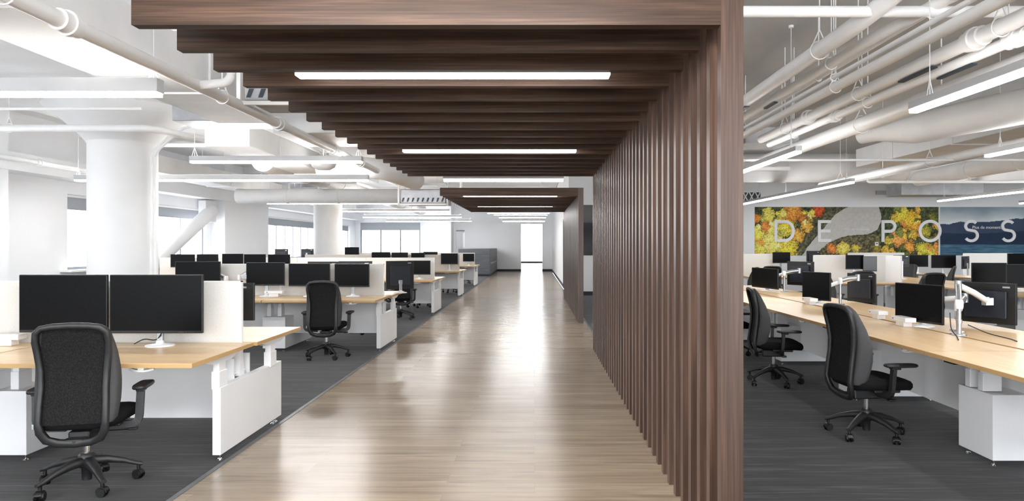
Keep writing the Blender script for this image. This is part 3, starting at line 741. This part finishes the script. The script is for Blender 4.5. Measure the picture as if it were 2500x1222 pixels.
make_arm('silver monitor arm reaching right to the dark blue monitor back', 3.50, 5.74, 3.62, 5.95, 1.16, 4.06, 6.24, 1.0, .26)
make_arm('silver monitor arm holding the large black monitor, near bench', 3.64, 5.98, 3.80, 6.15, 1.04, 3.60, 6.38, .98, .22)
make_arm('silver monitor arm second along near right bench', 3.84, 8.75, 4.04, 8.7, 1.10, 3.68, 8.8, .98, .30)
make_arm('silver monitor arm third along right bench near walnut post', 3.98, 11.1, 4.22, 11.1, 1.10, 3.92, 11.5, .98, .30)
make_arm('white monitor arm between inner monitors, second left row', -4.32, 10.2, -4.1, 10.25, 1.15, -4.2, 10.1, 1.05, .28)
make_arm('white monitor arm left of the first one, second left row', -4.52, 10.2, -4.7, 10.22, 1.08, -4.72, 10.17, 1.05, .26)
cable('black cable curling on oak top beside silver arm pole', [(3.46, 5.80, ZT+.18), (3.42, 5.72, ZT+.05), (3.40, 5.60, ZT+.006), (3.30, 5.42, ZT+.006)])
cable('thin grey cable running off the silver arm base', [(3.56, 5.72, ZT+.09), (3.66, 5.62, ZT+.03), (3.74, 5.46, ZT+.006), (3.70, 5.34, ZT+.006)])
# docks and desktop boxes
def dock(label, x, y, rz=0, s=1):
    t = thing('docking_station', label, 'docking station', (x, y, ZT), rz, 'white docking stations')
    MB().box(-.13*s, .13*s, -.05, .05, .045, .085, bev=.004).build('shelf', 'lam', t)
    MB().box(-.07*s, .07*s, -.035, .045, 0, .045, bev=.004).build('foot', 'lam', t)
    MB().box(-.10*s, -.08*s, -.052, -.049, .06, .068).build('port', 'black', t)
dock('white dock box at the left picture edge on front desk', -3.93, 5.17)
dock('white dock box under the left monitor of second left row', -3.78, 10.12)
dock('white dock box under middle monitor of second left row', -3.05, 10.12)
dock('white dock box on the oak top beside large right-hand monitor', 3.48, 7.05, -PI/2, .8)
dock('white dock box below the large black right-hand monitor', 3.40, 6.42, -PI/2)
dock('white dock box below the second right-bench monitor', 3.46, 8.75, -PI/2)
# grommet boxes under right desk edges
for y, lab in ((4.72, 'black cable grip under the near right desk edge'), (6.70, 'black cable grip under the second right desk edge')):
    one('under_desk_grip', MB().box(2.77, 2.82, y-.12, y, ZT-.048, ZT-.028, bev=.006), 'black', lab, 'grip')

# ------------------------------------------------------------------ grey cabinets at the far left end of the walkway
for k in range(3):
    y0 = 34.0+k*2.15
    t = thing('lateral_cabinet', 'dark grey storage cabinet, %s of the three beside far walkway' % ['nearest', 'middle', 'farthest'][k], 'cabinet', (-2.17, y0, 0), 0, 'grey storage cabinets')
    MB().box(-1.55, -.02, 0, 2.14, .09, 1.34, bev=.004).build('carcass', 'grey_cab', t)
    MB().box(-1.5, -.06, .02, 2.12, 0, .09).build('plinth', 'dark_base', t)
    for j in range(2):
        d = MB().box(-.018, 0, .02+j*1.06, 1.05+j*1.06, .11, .70, bev=.003).build('door', 'grey_cab', t)
        MB().box(0, .02, .7+j*1.06, .95+j*1.06, .60, .65, bev=.003).build('handle', 'chrome', d)
        d = MB().box(-.018, 0, .02+j*1.06, 1.05+j*1.06, .72, 1.32, bev=.003).build('door', 'grey_cab', t)

# ------------------------------------------------------------------ murals (printed pictures on the wall)
def fbm(x, y):
    from mathutils import noise
    return noise.fractal(Vector((x, y, 0.3)), 1.0, 2.0, 5)
def mural(name, label, x0, x1, z0, z1, nx, nz, colf):
    vs, fs, cols = [], [], []
    for j in range(nz+1):
        for i in range(nx+1):
            vs.append((x0+(x1-x0)*i/nx, 0, z0+(z1-z0)*j/nz)); cols.append(lin(colf(i/nx, 1-j/nz)))
    for j in range(nz):
        for i in range(nx): a = j*(nx+1)+i; fs.append((a, a+1, a+nx+2, a+nx+1))
    t = thing(name, label, 'mural', (0, YM-.03, 0))
    MB().box(x0, x1, .001, .029, z0, z1).build('backing_board', 'white', t)
    o = MB().add(vs, fs).build('printed_face', 'white', t, recalc=False)
    me = o.data; at = me.color_attributes.new('paint', 'FLOAT_COLOR', 'POINT')
    for k, c in enumerate(cols): at.data[k].color = c
    m = bpy.data.materials.new('mural_print'); m.use_nodes = True; nt = m.node_tree; b = nt.nodes['Principled BSDF']
    an = nt.nodes.new('ShaderNodeVertexColor'); an.layer_name = 'paint'; nt.links.new(an.outputs[0], b.inputs['Base Color'])
    b.inputs['Roughness'].default_value = .6; b.inputs['Specular IOR Level'].default_value = .2
    me.materials.clear(); me.materials.append(m)
    return t
crn = [  # u px, v px in crop coordinates 148..1752 x 233..650, r, colour
 (270, 300, 60, (222, 205, 96)), (480, 275, 85, (214, 142, 62)), (700, 265, 55, (196, 84, 44)), (420, 400, 80, (218, 196, 74)), (250, 400, 50, (208, 130, 60)),
 (600, 400, 50, (222, 170, 76)), (180, 480, 60, (226, 202, 84)), (300, 540, 110, (226, 206, 110)), (430, 600, 90, (220, 196, 72)), (200, 600, 80, (214, 200, 90)),
 (520, 480, 60, (212, 160, 70)), (160, 330, 40, (206, 132, 52)), (920, 590, 60, (232, 200, 96)), (820, 590, 40, (222, 132, 66)), (1030, 590, 40, (196, 176, 80)),
 (1430, 300, 70, (222, 196, 64)), (1510, 350, 80, (224, 178, 60)), (1390, 330, 60, (206, 176, 70)), (1550, 400, 50, (214, 150, 60)), (1400, 510, 70, (222, 148, 80)),
 (1330, 520, 50, (196, 170, 70)), (1500, 580, 50, (222, 150, 70)), (1640, 440, 50, (170, 160, 60)), (1620, 600, 60, (196, 186, 70)), (1690, 620, 60, (214, 188, 80)),
 (1530, 470, 50, (190, 160, 66)), (1700, 330, 40, (120, 120, 50)), (1300, 610, 40, (206, 168, 70)), (1220, 600, 40, (150, 130, 60)), (560, 330, 40, (190, 120, 50)), (620, 320, 40, (150, 120, 60)), (1740, 500, 40, (120, 100, 60))]
_r = random.Random(5)
for _k in range(46):
    a_ = _r.uniform(150, 700); b_ = _r.uniform(240, 650)
    if a_ > 420 and b_ > 330+ (700-a_)*.8: continue
    crn.append((a_, b_, _r.uniform(22, 42), _r.choice([(232, 214, 110), (226, 200, 86), (214, 150, 66), (170, 164, 78), (236, 224, 140)])))
for _k in range(34):
    crn.append((_r.uniform(1270, 1750), _r.uniform(240, 650), _r.uniform(20, 36), _r.choice([(230, 204, 90), (220, 170, 70), (120, 126, 62), (96, 100, 52), (214, 140, 70)])))
def inpoly(x, y, P):
    c = False; j = len(P)-1
    for i in range(len(P)):
        if (P[i][1] > y) != (P[j][1] > y) and x < (P[j][0]-P[i][0])*(y-P[i][1])/(P[j][1]-P[i][1])+P[i][0]: c = not c
        j = i
    return c
road = [(975, 225), (1225, 225), (1250, 290), (1252, 360), (1215, 430), (1140, 468), (960, 480), (860, 508), (790, 545), (730, 590), (680, 655), (560, 655), (600, 590), (650, 530), (720, 450), (780, 380), (850, 300), (920, 255)]
verge = [(840, 225), (975, 225), (900, 290), (780, 400), (700, 480), (600, 600), (560, 655), (450, 655), (520, 560), (600, 470), (680, 400), (760, 300)]
def forest(u, v):
    x = 148+u*1604; y = 233+v*417
    jx = fbm(x*.02, y*.02)*14; jy = fbm(x*.02+9, y*.02+4)*14
    n = fbm(x*.05, y*.05); n2 = fbm(x*.12, y*.12)
    if inpoly(x+jx*.3, y+jy*.3, road): c = (206+8*n, 203+8*n, 198+8*n); return tuple(max(0, min(255, q)) for q in c)
    base = (66, 74, 50)
    if inpoly(x+jx, y+jy, verge): base = (84, 82, 62)
    if 720 < x < 1240 and y > 470: base = (98, 92, 66)
    c = tuple(q*(1+.5*n+.4*n2) for q in base); best = 9
    for (a, b2, r, cc) in crn:
        d = math.hypot(x+jx*1.5-a, (y+jy*1.5-b2))/r
        if d < 1.0+.25*n2 and d < best and not (cc[0] < 1):
            best = d; k = (1.10-.34*d*d)+.40*n2+.15*n; c = tuple(q*k for q in cc)
    return tuple(max(8, min(252, q*1.1)) for q in c)
def lake(u, v):
    n = fbm(u*6, v*3); n2 = fbm(u*14, v*60)
    r1 = .30+.05*math.sin(u*9+1)+.04*fbm(u*7, 1.3); r2 = .36+.05*math.sin(u*5+3.6)+.05*fbm(u*9, 5.3)
    r3 = .50+.05*math.sin(u*6+.6)
    if v < min(r1, r2): k = v; return (150+110*k*2+22*n, 168+90*k*2+22*n, 180+74*k*2+18*n)
    if v < .78:
        if v > r3: return (40+6*n, 56+6*n, 80+8*n)
        return (58+10*(v)+6*n, 76+6*n, 100+6*n)
    return tuple(max(0, q+34*n2) for q in (72, 108, 132))
XM0, XM1 = X_at(1842, YM), X_at(2290, YM); ZM0, ZM1 = Z_at(623, YM), Z_at(505, YM)
mural('wall_mural_picture', 'wide wall mural of autumn trees and grey road seen from above', XM0, XM1, ZM0, ZM1, 480, 128, forest)
mural('wall_mural_picture', 'wall mural of blue mountains above a lake, right of autumn mural', X_at(2294, YM), X_at(2294, YM)+5.6, ZM0, ZM1, 320, 96, lake)
mural('wall_mural_picture', 'dark grey wall mural glimpsed in the gap between walnut portals', 1.25, 2.9, ZM0, Z_at(500, YM), 40, 30,
      lambda u, v: (110-38*(v > .35)+10*math.sin(v*9+u), 110-38*(v > .35)+10*math.sin(v*9+u), 110-36*(v > .35)+10*math.sin(v*9+u)))
# letters, built as raised strokes
def ribbon(pts, wd, closed=False):
    mb = MB(); P = [Vector((p[0], 0, p[1])) for p in pts]; n = len(P); rg = []
    for i in range(n):
        t = (P[(i+1) % n]-P[i-1]) if closed else (P[min(i+1, n-1)]-P[max(i-1, 0)])
        t.normalize(); u = Vector((-t.z, 0, t.x))*wd/2
        rg.append([tuple(P[i]-u), tuple(P[i]+u), tuple(P[i]+u+Vector((0, -.03, 0))), tuple(P[i]-u+Vector((0, -.03, 0)))])
    return mb.ring_loft(rg, None, False, not closed, closed)
def arc(cx, cz, rx_, rz_, a0, a1, n=24): return [(cx+rx_*math.cos(R_(a0+(a1-a0)*i/n)), cz+rz_*math.sin(R_(a0+(a1-a0)*i/n))) for i in range(n+1)]
LH = 53*YM/F; LW = .088; zb_ = Z_at(590, YM)
def letter(ch, px0, px1, label):
    x0 = X_at(px0, YM); x1 = X_at(px1, YM); wd = x1-x0; h = LH; w2 = LW/2
    def B(a, b2, c, d): return MB().box(a, b2, -.03, 0, c, d)
    if ch == 'E':
        mb = B(0, LW, 0, h); mb.box(LW, wd, -.03, 0, 0, LW).box(LW, wd*.95, -.03, 0, h/2-w2, h/2+w2).box(LW, wd, -.03, 0, h-LW, h)
    elif ch == 'D':
        mb = B(0, LW, 0, h); rr_ = h/2-w2
        p = [(LW*.9, h-w2), (wd-rr_*.95, h-w2)]+arc(wd-rr_*.95-w2*.2, h/2, rr_*.95-w2*.8+w2*.2, rr_, 88, -88)+[(LW*.9, w2)]
        q = ribbon(p, LW); mb.add(q.v, q.f)
    elif ch == 'P':
        mb = B(0, LW, 0, h); rr_ = h*.29-w2; cz = h-w2-rr_
        q = ribbon([(LW*.9, h-w2), (wd-rr_-w2, h-w2)]+arc(wd-rr_-w2, cz, rr_, rr_, 88, -88)+[(LW*.9, cz-rr_)], LW); mb.add(q.v, q.f)
    elif ch == 'O':
        mb = ribbon(arc(wd/2, h/2, wd/2-w2, h/2+.01-w2, 0, 352, 44), LW, True)
    else:
        r1 = h*.27-w2*.7; xm = wd/2; hx = wd/2-w2
        top = arc(xm, h-w2-r1+.01, hx*.92, r1, 35, 230, 20); bot = arc(xm, w2+r1*1.08-.01, hx, r1*1.1, 58, -148, 22)
        mb = ribbon(top+bot, LW*.95)
    o = one('wall_letter', mb, 'letter', label, 'letter', 'white wall letters'); o.location = (x0, YM-.035, zb_)
letter('D', 1889, 1938, 'white raised letter D on the autumn mural'); letter('E', 1995, 2027, 'white raised letter E over grey road of autumn mural')
letter('P', 2150, 2186, 'white raised letter P on the autumn mural'); letter('O', 2240, 2296, 'white raised letter O at right end of autumn mural')
letter('S', 2350, 2387, 'first white raised letter S, over mountain mural left part'); letter('S', 2440, 2477, 'second white raised letter S, nearest the right picture edge')
def small_text(label, s, px, py, size, mat):
    cu = bpy.data.curves.new('caption', 'FONT'); cu.body = s; cu.size = size; cu.extrude = .002
    tmp = bpy.data.objects.new('tmp', cu); C.objects.link(tmp); bpy.context.view_layer.update()
    me = bpy.data.meshes.new_from_object(tmp.evaluated_get(bpy.context.evaluated_depsgraph_get())); bpy.data.objects.remove(tmp)
    me.materials.clear(); me.materials.append(M[mat])
    o = bpy.data.objects.new('caption_text', me); C.objects.link(o); o.location = (X_at(px, YM), YM-.034, Z_at(py, YM)); o.rotation_euler = (PI/2, 0, 0)
    setl(o, label, 'caption')
small_text('small pale caption Plus de moments across the mountain mural', 'Plus de moments', 2372, 558, .13, 'letter')
small_text('faint small caption Plus de moments on the grey road', 'Plus de moments', 2060, 562, .11, 'duct')
t = thing('thermostat', 'small white thermostat below and left of letter P', 'thermostat', (X_at(2139, YM), YM-.045, Z_at(595, YM)))
MB().box(-.05, .05, 0, .015, -.06, .06, bev=.004).build('cover', 'letter', t); MB().box(-.02, .02, -.003, .002, -.005, .03).build('display', 'grey_screen', t)

# ------------------------------------------------------------------ ceiling services: ducts, pipes, units
def pipe(label, pts, r, hang=(), bend=.2, wrap=None, mat='pipe', coup=()):
    t = thing('ceiling_pipe', label, 'pipe', (0, 0, 0))
    MB().sweep(arcpts(pts, bend, 8), r).build('pipe_run', mat, t)
    for (x, y, z) in hang:
        h = MB().cyl((x, y, z+r+.10), (x, y, ZC), .006, n=8)
        h.sweep([(x+(r+.012)*math.cos(a), y, z+(r+.012)*math.sin(a)) for a in [2*PI*i/16 for i in range(17)]], .006)
        h.cyl((x-(r+.012)*.7, y, z+(r+.012)*.7), (x, y, z+r+.12), .006, n=8).cyl((x+(r+.012)*.7, y, z+(r+.012)*.7), (x, y, z+r+.12), .006, n=8)
        h.build('hanger', 'pipe', t)
    for (x, y, z, d) in coup:
        dv = Vector(d)*(.07+r*.5)
        MB().cyl(Vector((x, y, z))-dv, Vector((x, y, z))+dv, r*1.3, n=20).cyl(Vector((x, y, z))-dv*.2, Vector((x, y, z))+dv*.2, r*1.55, n=20).build('coupling', 'pipe', t)
    if wrap:
        for (p, q) in wrap: MB().box(p[0]-r*.45, p[0]+r*.45, p[1], q[1], p[2]-r-.018, p[2]-r-.004).build('dark_wrap', 'dark_wrap', t)
    return t
yd = (0, 1, 0)
# left side
pipe('white pipe running beside the near portal above left desks', [(-3.05, 2.0, 2.95), (-3.05, 13.5, 2.95)], .055, [(-3.05, 4.0, 2.95), (-3.05, 6.8, 2.95), (-3.05, 10.5, 2.95)], coup=[(-3.05, 4.55, 2.95, yd), (-3.05, 8.3, 2.95, yd), (-3.05, 12.2, 2.95, yd)])
pipe('short white branch pipe with upright elbow beside the portal', [(-3.05, 6.3, 2.95), (-2.7, 6.2, 2.95), (-2.7, 6.2, 3.6)], .04, bend=.1)
pipe('horizontal white pipe crossing before the large column capital', [(-10.3, 11.4, 3.42), (-6.3, 11.4, 3.42), (-5.4, 14.5, 3.42), (-5.4, 24, 3.42)], .06, [(-8.6, 11.4, 3.42)], .3)
pipe('thin white pipe crossing left ceiling above the column pipe', [(-10.3, 11.0, 3.66), (-6.2, 11.0, 3.66)], .025)
pipe('white pipe slanting along left wall top towards the column', [(-9.6, 9.0, 3.10), (-9.6, 15.5, 3.10)], .05, coup=[(-9.6, 13.5, 3.1, yd)])
pipe('thin white sprinkler line over the third left row', [(-4.6, 7, 3.5), (-4.6, 30, 3.5)], .025, [(-4.6, 15, 3.5), (-4.6, 20, 3.5)])
pipe('white pipe crossing above the second left row', [(-8.5, 15.6, 3.75), (-3.2, 15.6, 3.75)], .05, [(-6.5, 15.6, 3.75), (-4.2, 15.6, 3.75)])
pipe('white sprinkler cross pipe above the fourth left row', [(-9.5, 22.8, 3.0), (-2.4, 22.8, 3.0), (-2.4, 22.8, 3.6)], .05, coup=[(-5, 22.8, 3.0, (1, 0, 0))])
pipe('white pipe crossing the gap between portals above the lamp', [(-2.4, 12.3, 2.86), (.9, 12.3, 2.86), (4.5, 12.3, 2.86)], .045, [(-1.6, 12.3, 2.86), (-.6, 12.3, 2.86), (.2, 12.3, 2.86)])
def duct_box(label, x0, x1, y0, y1, z0, z1, flanges=(), mat='duct'):
    t = thing('rectangular_duct', label, 'duct', (0, 0, 0))
    MB().box(x0, x1, y0, y1, z0, z1, bev=.01).build('duct_body', mat, t)
    for f in flanges:
        if (y1-y0) > (x1-x0): MB().box(x0-.02, x1+.02, f-.02, f+.02, z0-.02, z1+.02).build('flange', mat, t)
        else: MB().box(f-.02, f+.02, y0-.02, y1+.02, z0-.02, z1+.02).build('flange', mat, t)
    for yy in (y0+(y1-y0)*.2, y0+(y1-y0)*.8):
        MB().cyl((x0+.05, yy, z1), (x0+.05, yy, ZC), .008, n=6).cyl((x1-.05, yy, z1), (x1-.05, yy, ZC), .008, n=6).build('hanger_rod', 'pipe', t)
    return t
duct_box('wide white rectangular duct over the nearest left desks', -4.1, -3.36, 0.5, 9.0, 3.08, 3.5, (1.9, 4.6, 7.2))
duct_box('white rectangular duct continuing beyond the cross unit', -5.5, -4.75, 11.6, 18.6, 3.15, 3.6, (13, 16, 18.0))
duct_box('grey galvanised unit box hanging between left ducts', -5.0, -3.7, 9.6, 10.3, 3.22, 3.5, (), 'unit_grey')
duct_box('white fan unit behind the portal stair of slats', -3.5, -2.4, 9.3, 10.6, 3.0, 3.4)
def slot_unit(label, x0, x1, y0, y1, z0, z1, n):
    t = duct_box(label, x0, x1, y0, y1, z0, z1, (), 'unit_grey')
    mb = MB(); w_ = (x1-x0)/n
    for k in range(n): mb.prism([(x0+k*w_+.02, z0+.03), (x0+k*w_+w_*.5, z0+.03), (x0+k*w_+w_*.8, z0+.03+(z1-z0)*.3), (x0+k*w_+w_*.4, z0+.03+(z1-z0)*.3)], 1, y0-.006, y0)
    mb.build('dark_slots', 'dark_wrap', t)
    mb = MB()
    for x in (x0-.05, x1+.05): mb.box(x-.02, x+.02, y0-.03, y0+.01, z0-.06, z1+.45)
    mb.box(x0-.05, x1+.05, y0-.03, y0+.01, z1+.1, z1+.14).box(x0-.05, x1+.05, y0-.03, y0+.01, z0-.05, z0-.01).build('support_frame', 'pipe', t)
    return t
slot_unit('grey fan coil unit in a white frame by the gap between portals', -3.15, -2.1, 16.4, 17.6, 2.5, 2.82, 9)
slot_unit('grey slotted unit hanging above the third left row', -7.1, -6.35, 20.3, 21.2, 2.93, 3.2, 5)
slot_unit('small grey slotted unit over the left pipe near portal edge', -3.0, -2.5, 7.2, 7.9, 3.0, 3.3, 4)
duct_box('long white box duct along the left window wall', -9.4, -8.7, 16, 34, 3.2, 3.6, (20, 24, 28))
def round_duct(label, pts, r, bend=.8, flex=None):
    t = thing('round_duct', label, 'duct', (0, 0, 0))
    prof = [(r*math.cos(2*PI*i/24), r*math.sin(2*PI*i/24)) for i in range(24)]
    P = arcpts(pts, bend, 12); MB().sweep(P, prof).build('duct_run', 'duct', t)
    for i in range(2, len(pts)-0):
        pass
    for q in (.12, .88):
        c = Vector(pts[0]).lerp(Vector(pts[1]), q); MB().cyl((c.x, c.y, c.z+r), (c.x, c.y, ZC), .008, n=6).build('hanger_rod', 'pipe', t)
    a, b2 = Vector(pts[0]), Vector(pts[1]); d = (b2-a).normalized(); ln = (b2-a).length
    for k in range(1, int(ln/1.4)):
        c = a+d*1.4*k; MB().cyl(c-d*.02, c+d*.02, r+.012, n=24).build('seam_band', 'duct', t)
    return t
round_duct('curved white round duct dropping beside the near portal end', [(-4.5, 14.5, 3.16), (-3.2, 14.5, 3.12), (-2.75, 16.1, 3.0)], .22, 1.0)
round_duct('white round duct running deep over the left rows', [(-5.85, 15, 3.35), (-5.85, 36, 3.35)], .26)
round_duct('white round duct crossing above the fourth left row', [(-8.2, 19.2, 2.86), (-2.6, 19.2, 2.86)], .2)
t = thing('paper_lantern_disc', 'round white dome lamp among the left ceiling pipes', 'dome lamp', (X_at(790, 12.6), 12.6, 0.2))
MB().lathe([(.02, 2.66), (.12, 2.67), (.20, 2.72), (.235, 2.80), (.235, 2.88), (.05, 2.92)], n=32).build('dome', 'white', t)
MB().cyl((0, 0, 2.92), (0, 0, ZC-.2), .012, n=8).build('stem', 'white', t)
# right side, running away from the viewer
hh = 1.62
def rp_(label, ratio, z, y0, y1, r, near=None, far=None, **kw):
    x = ratio*(z-EYE); pts = [(x, y0, z), (x, y1, z)]
    if near: pts = [tuple(near[k]) for k in range(len(near))]+pts
    if far: pts = pts+list(far)
    hz = [(x, y0+.9, z), (x, (y0+y1)/2, z), (x, y1-1, z)]
    return pipe(label, pts, r, hz, **kw)
z1 = 3.35; x1 = 1.46*(z1-EYE)
rp_('thick white pipe with raised bend, leftmost under right ceiling', 1.46, z1, 5.7, 14, .075, near=[(5.4, 4.9, 3.62), (x1+.25, 4.9, 3.62)], bend=.35, wrap=[((x1, 8.85, z1), (x1, 9.35, z1))])
x2 = 1.61*(z1-EYE)
rp_('white pipe beside the thick leftmost one, bending away too', 1.63, z1-.02, 6.1, 14, .05, near=[(5.6, 5.2, 3.5), (x2+.4, 5.2, 3.5)], bend=.35, wrap=[((1.63*(z1-.02-EYE), 8.6, z1-.02), (1.63*(z1-.02-EYE), 9.0, z1-.02))])
rp_('long straight white pipe crossing the whole right ceiling', 1.90, 3.15, 1.5, 13, .05)
rp_('thin white pipe tracking just above the long straight one', 1.78, 3.25, 1.5, 13, .022)
rp_('second thin white pipe close to the leftmost thick pipes', 1.70, 3.42, 3, 13, .022)
z4 = 3.1; x4 = 2.136*(z4-EYE)
rp_('white pipe with dark wrapped section and upturned near end', 2.136, z4, 4.2, 10.5, .06, near=[(5.4, 3.35, 3.35), (x4+.35, 3.6, 3.35)], bend=.4, wrap=[((x4, 5.95, z4-.004), (x4, 6.5, z4-.004))], coup=[(x4, 5.4, z4, yd), (x4, 8.7, z4, yd)])
z5 = 3.02; x5 = 2.33*(z5-EYE)
rp_('white pipe right of the wrapped one, upturned near end', 2.33, z5, 4.3, 10.5, .045, near=[(5.6, 3.5, 3.25), (x5+.35, 3.75, 3.25)], bend=.4, wrap=[((x5, 5.6, z5-.004), (x5, 6.1, z5-.004))], coup=[(x5, 5.1, z5, yd), (x5, 8.2, z5, yd)])
rp_('thickest white insulated pipe sweeping across the right ceiling', 2.70, 2.98, 2.5, 14.5, .095)
rp_('white pipe low over the far right bench strip light', 4.75, 2.85, 7.0, 15.6, .07, coup=[(4.75*1.35, 8.4, 2.85, yd)])
rp_('thin white pipe along the long strip before the autumn mural', 5.0, 2.8, 7.0, 19, .02)
pipe('horizontal white pipe at the very top of right ceiling', [(1.5, 5.6, 3.38), (5.6, 5.6, 3.38), (9.5, 5.6, 3.38)], .045, [(3.2, 5.6, 3.38)])
pipe('thin horizontal cross rod under right ceiling middle', [(1.3, 10.6, 2.62+.18), (12, 10.6, 2.80)], .018)
pipe('white sprinkler line with step before the lake mural', [(6.7, 14.0, 3.0), (6.7, 14.0, 2.78), (9.5, 14.0, 2.78), (15, 13.2, 2.9)], .03, bend=.05)
round_duct('large pale round duct at upper right above the bench', [(5.98, 5.9, 3.05), (5.03, 9.2, 3.05)], .20)
t = thing('duct_taper', 'cone-shaped duct end pointing left above right bench', 'duct', (0, 0, 0))
MB().cyl((5.03, 9.2, 3.05), (4.80, 9.75, 3.08), .20, .12, 24).cyl((4.80, 9.75, 3.08), (4.7, 10.0, 3.08), .12, .12, 24).build('cone', 'duct', t)
duct_box('grey fan unit at the tip of the cone duct', 3.3, 4.15, 10.9, 11.7, 3.1, 3.36, (), 'unit_grey')
duct_box('wide rectangular white duct over the right benches', 7.2, 8.2, 8.8, 15.6, 3.25, 3.65, (10, 12, 14))
round_duct('long white round duct crossing before the mural wall', [(3.0, 16.2, 3.3), (15.5, 16.2, 3.3)], .33)
round_duct('lower white round duct over the far right desks', [(8.6, 9.5, 3.0), (8.6, 15.6, 3.0)], .17)
duct_box('dark-sided unit high before the lake mural', 9.8, 12.0, 18.6, 19.4, 2.85, 3.2, (), 'unit_grey')
t = thing('lattice_grille', 'white crossed lattice bracket beside the post above autumn mural', 'grille', (X_at(1835, 20.6), 20.6, Z_at(480, 20.6)))
mb = MB().box(-.27, .27, -.02, .02, -.16, -.13).box(-.27, .27, -.02, .02, .13, .16)
for k in range(3):
    x = -.27+k*.18; mb.prism([(x, -.14), (x+.03, -.14), (x+.18, .14), (x+.15, .14)], 1, -.015, .015); mb.prism([(x, .14), (x+.03, .14), (x+.18, -.14), (x+.15, -.14)], 1, -.015, .015)
mb.build('lattice', 'white', t); MB().box(-.27, .27, .02, .06, -.14, .14).build('backing', 'dark_wrap', t)
MB().cyl((-.2, 0, .15), (-.2, 0, ZC-Z_at(480, 20.6)), .01, n=8).cyl((.2, 0, .15), (.2, 0, ZC-Z_at(480, 20.6)), .01, n=8).build('hanger_rod', 'white', t)
t = thing('air_grille', 'long pale grey air grille on wall above autumn mural', 'grille', (X_at(2182, YM), YM-.02, Z_at(470, YM)))
MB().box(-.55, .55, 0, .02, -.06, .06).build('grille_frame', 'unit_grey', t)
mb = MB()
for k in range(5): mb.box(-.53, .53, -.008, .002, -.05+k*.022, -.042+k*.022)
mb.build('louvres', 'white', t)
